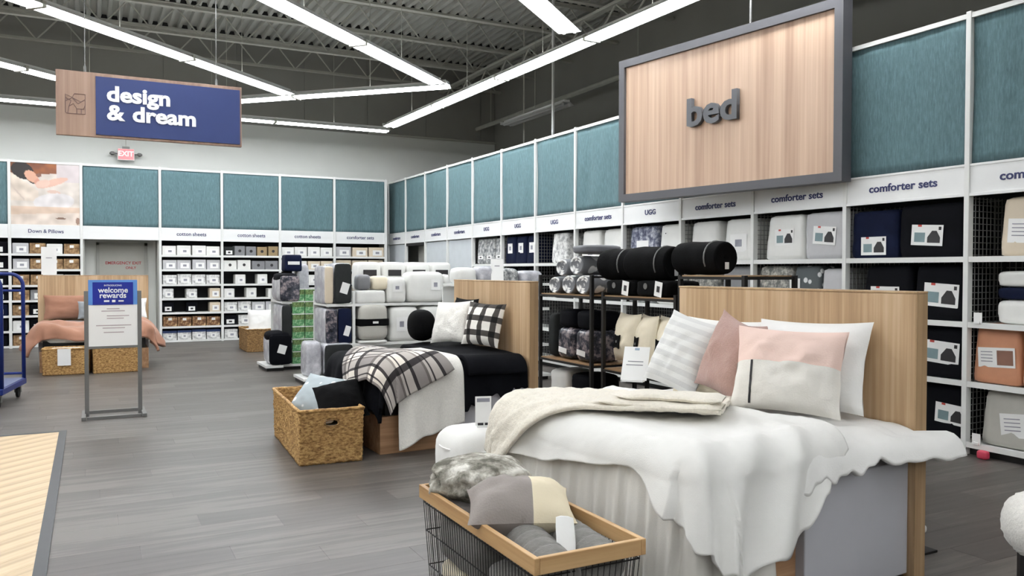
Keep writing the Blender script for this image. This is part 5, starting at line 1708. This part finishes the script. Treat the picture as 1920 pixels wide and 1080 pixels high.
# second gondola
G2Y = -7.3
gondola('long white free-standing shelf stacked with white pillows', -3.57, -1.70, G2Y, -6.58, 1.22, [0.50, 1.05], posts=(0.385, 1.87))
MB().box(-0.38, 0.0, -0.30, 0.30, 0.05, 0.085).box(-0.36, 0.0, -0.28, 0.28, 0.0, 0.05, 1).build('base_wing', [WHITE_METAL, BLACK_METAL], bpy.data.objects['gondola_shelf.001'])
vinyl('charcoal rolled bedding bag with white label on shelf top', -3.46, -3.22, 1.052, 1.62, G2Y-0.01, 0.55, CHARCOAL_BAG, 1, None, [(0.02, 0.22, 0.11, 0.15, 0, None, 0.3)], e=5)
vinyl('beige and clear vinyl bag beside the charcoal rolled one', -3.585, -3.47, 1.052, 1.58, G2Y+0.02, 0.60, BEIGE_BAG, 2)
vinyl('printed vinyl bag on the middle shelf end', -3.58, -3.42, 0.502, 0.99, G2Y, 0.66, DARKCLEAR_BAG, 3)
vinyl('dark navy vinyl bag with white label on the middle shelf', -3.41, -3.22, 0.502, 1.0, G2Y, 0.6, NAVY_BAG, 4, None, [(0.03, 0.18, 0.08, 0.14, 0, None, 0.3)])
vinyl('charcoal upright vinyl bag on the lowest shelf by the bed', -3.64, -3.24, 0.086, 0.52, G2Y-0.16, 0.40, CHARCOAL_BAG, 5)
bag('clear vinyl bag with pale floral print at the shelf corner', CLEAR_BAG, -3.88, -3.66, 0.086, 0.56, G2Y-0.14, 0.36, 7, 0.05, 6)
t = bag('folded taupe blanket bound with a black band', STONE_BAG, -3.12, -2.70, 0.54, 1.04, G2Y-0.06, 0.30, 6, 0.03, 7, sag=0)
MB().box(-0.216, 0.216, -0.156, 0.156, 0.20, 0.30).build('black_band', BLACK_PLUSH, t, bevel=0.01)
MB().box(-0.02, 0.06, -0.162, -0.156, 0.235, 0.265).build('band_badge', CARD_WHITE, t)
bag('white pack under the bound taupe blanket', WHITE_BAG, -3.12, -2.70, 0.501, 0.538, G2Y-0.05, 0.30, 6, 0.0, 8)
bag('round grey pillow bolster on the shelf top', MIDGREY_BAG, -3.12, -2.92, 1.24, 1.46, G2Y+0.02, 0.24, 4, 0.03, 9)
bag('white box under the round grey bolster', WHITE_BAG, -3.14, -2.72, 1.052, 1.238, G2Y-0.01, 0.3, 9, 0.0, 10)
bag('cream zipped pillow bag with grey print on shelf top', CREAM, -2.90, -2.66, 1.242, 1.44, G2Y, 0.3, 4, 0.05, 11)
bag('cream pillow bag with round grey print', WHITE_BAG, -2.70, -2.42, 1.052, 1.42, G2Y-0.03, 0.34, 7, 0.05, 12, [(0, 0.22, 0.14, 0.12, 3, PIC_GREY, 0)])
bag('puffy white pillow bag with grey corner label', WHITE_BAG, -2.40, -1.82, 1.052, 1.50, G2Y-0.04, 0.36, 6, 0.06, 13, [(0.13, 0.26, 0.14, 0.16, 3, PIC_GREY, 0)])
bag('white pillow bag next to the oak headboard', WHITE_BAG, -1.80, -1.72, 1.052, 1.46, G2Y+0.05, 0.36, 8, 0.05, 14)
bag('white pillow bag with grey label on middle shelf', WHITE_BAG, -2.66, -2.22, 0.502, 1.0, G2Y-0.02, 0.36, 8, 0.05, 15, [(-0.05, 0.25, 0.16, 0.2, 3, PIC_GREY, 0)])
bag('white pillow bag behind the round black pillow', WHITE_BAG, -2.20, -1.74, 0.502, 1.0, G2Y-0.02, 0.36, 8, 0.05, 16)
for i, (a, b_) in enumerate([(-3.02, -2.66), (-2.65, -2.28), (-2.27, -1.90), (-1.89, -1.55)]):
    bag('white mattress pad pack with black label, %s along shelf top' % ORD[i], WHITE_BAG, a, b_, 1.222, 1.64, -6.95, 0.34, 8, 0.03, 20+i, [(0.0, 0.26, 0.2, 0.09, 0, None, 0)], group='mattress pad packs')
    lo = bpy.data.objects[[o.name for o in bpy.data.objects if o.name.startswith('label_card')][-1]]
    lo.data.materials.clear(); lo.data.materials.append(PIC_DARK)
# third low shelf behind the black bed
gondola('low white free-standing shelf behind the black bed headboard', -2.15, -0.75, -8.5, -8.0, 1.30, [0.50, 1.0, 1.34])
for i, (a, b_, z1, mt, lab) in enumerate([(-2.12, -1.82, 1.56, WHITE_BAG, 'white bedding pack, farthest along the low shelf top'), (-1.80, -1.50, 1.58, CLEAR_BAG, 'clear bedding pack, second along the low shelf top'), (-1.48, -1.18, 1.55, PRINT_BAG, 'grey printed bedding pack, third along the low shelf top'), (-1.16, -0.80, 1.52, CLEAR_BAG, 'clear bedding pack, nearest end of the low shelf top')]):
    bag(lab, mt, a, b_, 1.342, z1, -8.46, 0.34, 4, 0.05, 40+i)
sign_card('white leaning card sign behind the oak headboard', (-1.56, -8.62+0.1, 1.345), 0.17, 0.34, radians(-20), 0.25, [(-0.2, 0.2, 0.7, 0.73, GREY_INK)], True)

# ================================================================== SIGN STAND
ss = thing('floor_sign_stand', 'grey metal floor stand with blue and white rewards poster', 'sign stand', (-6.22, -8.86, 0))
hw = 0.25
for s in (-1, 1):
    MB().box(s*hw-0.02, s*hw+0.02, -0.013, 0.013, 0.0, 1.30).build('upright', GREY_STEEL, ss, bevel=0.002)
    MB().box(s*hw*1.12-0.02, s*hw*1.12+0.02, -0.27, 0.23, 0.0, 0.034).build('foot', GREY_STEEL, ss, bevel=0.002)
MB().box(-hw, hw, 0.17, 0.205, 0.0, 0.03).build('cross_bar', GREY_STEEL, ss)
MB().box(-hw, hw, -0.25, -0.215, 0.0, 0.03).build('cross_bar', GREY_STEEL, ss)
MB().box(-hw+0.02, hw-0.02, -0.012, 0.012, 0.70, 0.725).build('cross_bar', GREY_STEEL, ss)
SKY = plain('poster_light_blue', (88, 138, 204), 0.4); ROYAL = plain('poster_royal_blue', (14, 34, 140), 0.4)
MB().box(-hw+0.02, hw-0.02, -0.006, 0.006, 0.725, 1.415).build('poster_board', CARD_WHITE, ss)
bl = MB().box(-hw+0.02, hw-0.02, -0.009, -0.006, 1.155, 1.415).build('blue_panel', SKY, ss)
MB().box(-0.19, 0.19, -0.011, -0.009, 1.155, 1.39).build('royal_panel', ROYAL, bl)
write('INTRODUCING', 0.024, WHITE_INK, bl, (0, -0.0125, 1.355), FACE_NY, 0.002, 0.01, 1.0)
write('welcome', 0.078, WHITE_INK, bl, (0, -0.0125, 1.302), FACE_NY, 0.002, 0.02, 0.98)
write('rewards', 0.078, WHITE_INK, bl, (0, -0.0125, 1.247), FACE_NY, 0.002, 0.02, 0.98)
MB().box(-0.085, -0.035, -0.0135, -0.011, 1.185, 1.203).box(-0.01, 0.022, -0.0135, -0.011, 1.182, 1.206).box(0.05, 0.10, -0.0135, -0.011, 1.187, 1.201).build('logo_strip', WHITE_INK, bl)
for (a, b_, z) in ((-0.06, 0.06, 1.108), (-0.11, 0.11, 1.085), (-0.06, 0.15, 1.035), (-0.06, 0.10, 1.008), (-0.16, 0.17, 0.935), (-0.10, 0.11, 0.908), (-0.09, 0.10, 0.862)):
    MB().box(a, b_, -0.0075, -0.006, z, z+0.010).build('fine_print', plain('fine_print_grey', (176, 164, 166), 0.6), ss)

# ================================================================== BLUE CART
ct = thing('stock_cart', 'blue steel stock cart with tube frame on casters', 'cart', (-7.556, -7.394, 0), radians(-9))
cw, cl, cz = 0.36, 0.52, 0.22          # half width x, half length y, deck height
MB().box(-cw, cw, -cl, cl, cz-0.07, cz).build('deck_rim', CART_BLUE, ct, bevel=0.01)
MB().box(-cw+0.02, cw-0.02, -cl+0.02, cl-0.02, cz, cz+0.006).build('deck_plate', plain('deck_grey_blue', (88, 98, 134), 0.4, var=0.1), ct)
def hoop(y, name='end_frame'):
    r_, zt_ = 0.14, 1.47
    pts = [(-cw+0.02, y, cz)]
    pts += [(-cw+0.02, y, zt_-r_)]
    pts += [(-cw+0.02+r_*(1-cos(a)), y, zt_-r_+r_*sin(a)) for a in [pi/2*i/6 for i in range(1, 7)]]
    pts += [(cw-0.02-r_+r_*sin(a), y, zt_-r_+r_*cos(a)) for a in [pi/2*i/6 for i in range(0, 7)]]
    pts += [(cw-0.02, y, cz)]
    f = MB().tube(pts, 0.022, 8).build(name, CART_BLUE, ct, smooth=True)
    for z in (1.27, 0.28):
        MB().tube([(-cw+0.02, y, z), (cw-0.02, y, z)], 0.016, 8).build('cross_rail', CART_BLUE, f)
    for x in (-0.10, 0.12):
        MB().tube([(x, y, 0.28), (x, y, 1.27)], 0.012, 6).build('upright_rail', CART_BLUE, f)
hoop(cl-0.04)
hoop(-cl+0.04)
MB().box(-cw+0.02, 0.12, cl-0.06, cl-0.05, 0.45, 1.0).build('side_panel', plain('cart_panel_navy', (16, 28, 74), 0.5), ct)
for sx in (-1, 1):
    for sy in (-1, 1):
        c = MB().lathe([(0.03, 0.0), (0.062, 0.006), (0.062, 0.034), (0.03, 0.04)], 14).build('caster_wheel', RUBBER, ct, (sx*(cw-0.07)-0.02, sy*(cl-0.1), 0.062), rot=(0, pi/2, 0))
        MB().box(-0.03, 0.03, -0.03, 0.03, 0.125, 0.15).box(-0.034, -0.026, -0.02, 0.02, 0.06, 0.13).box(0.026, 0.034, -0.02, 0.02, 0.06, 0.13).build('caster_fork', GREY_STEEL, ct, (sx*(cw-0.07), sy*(cl-0.1), 0))
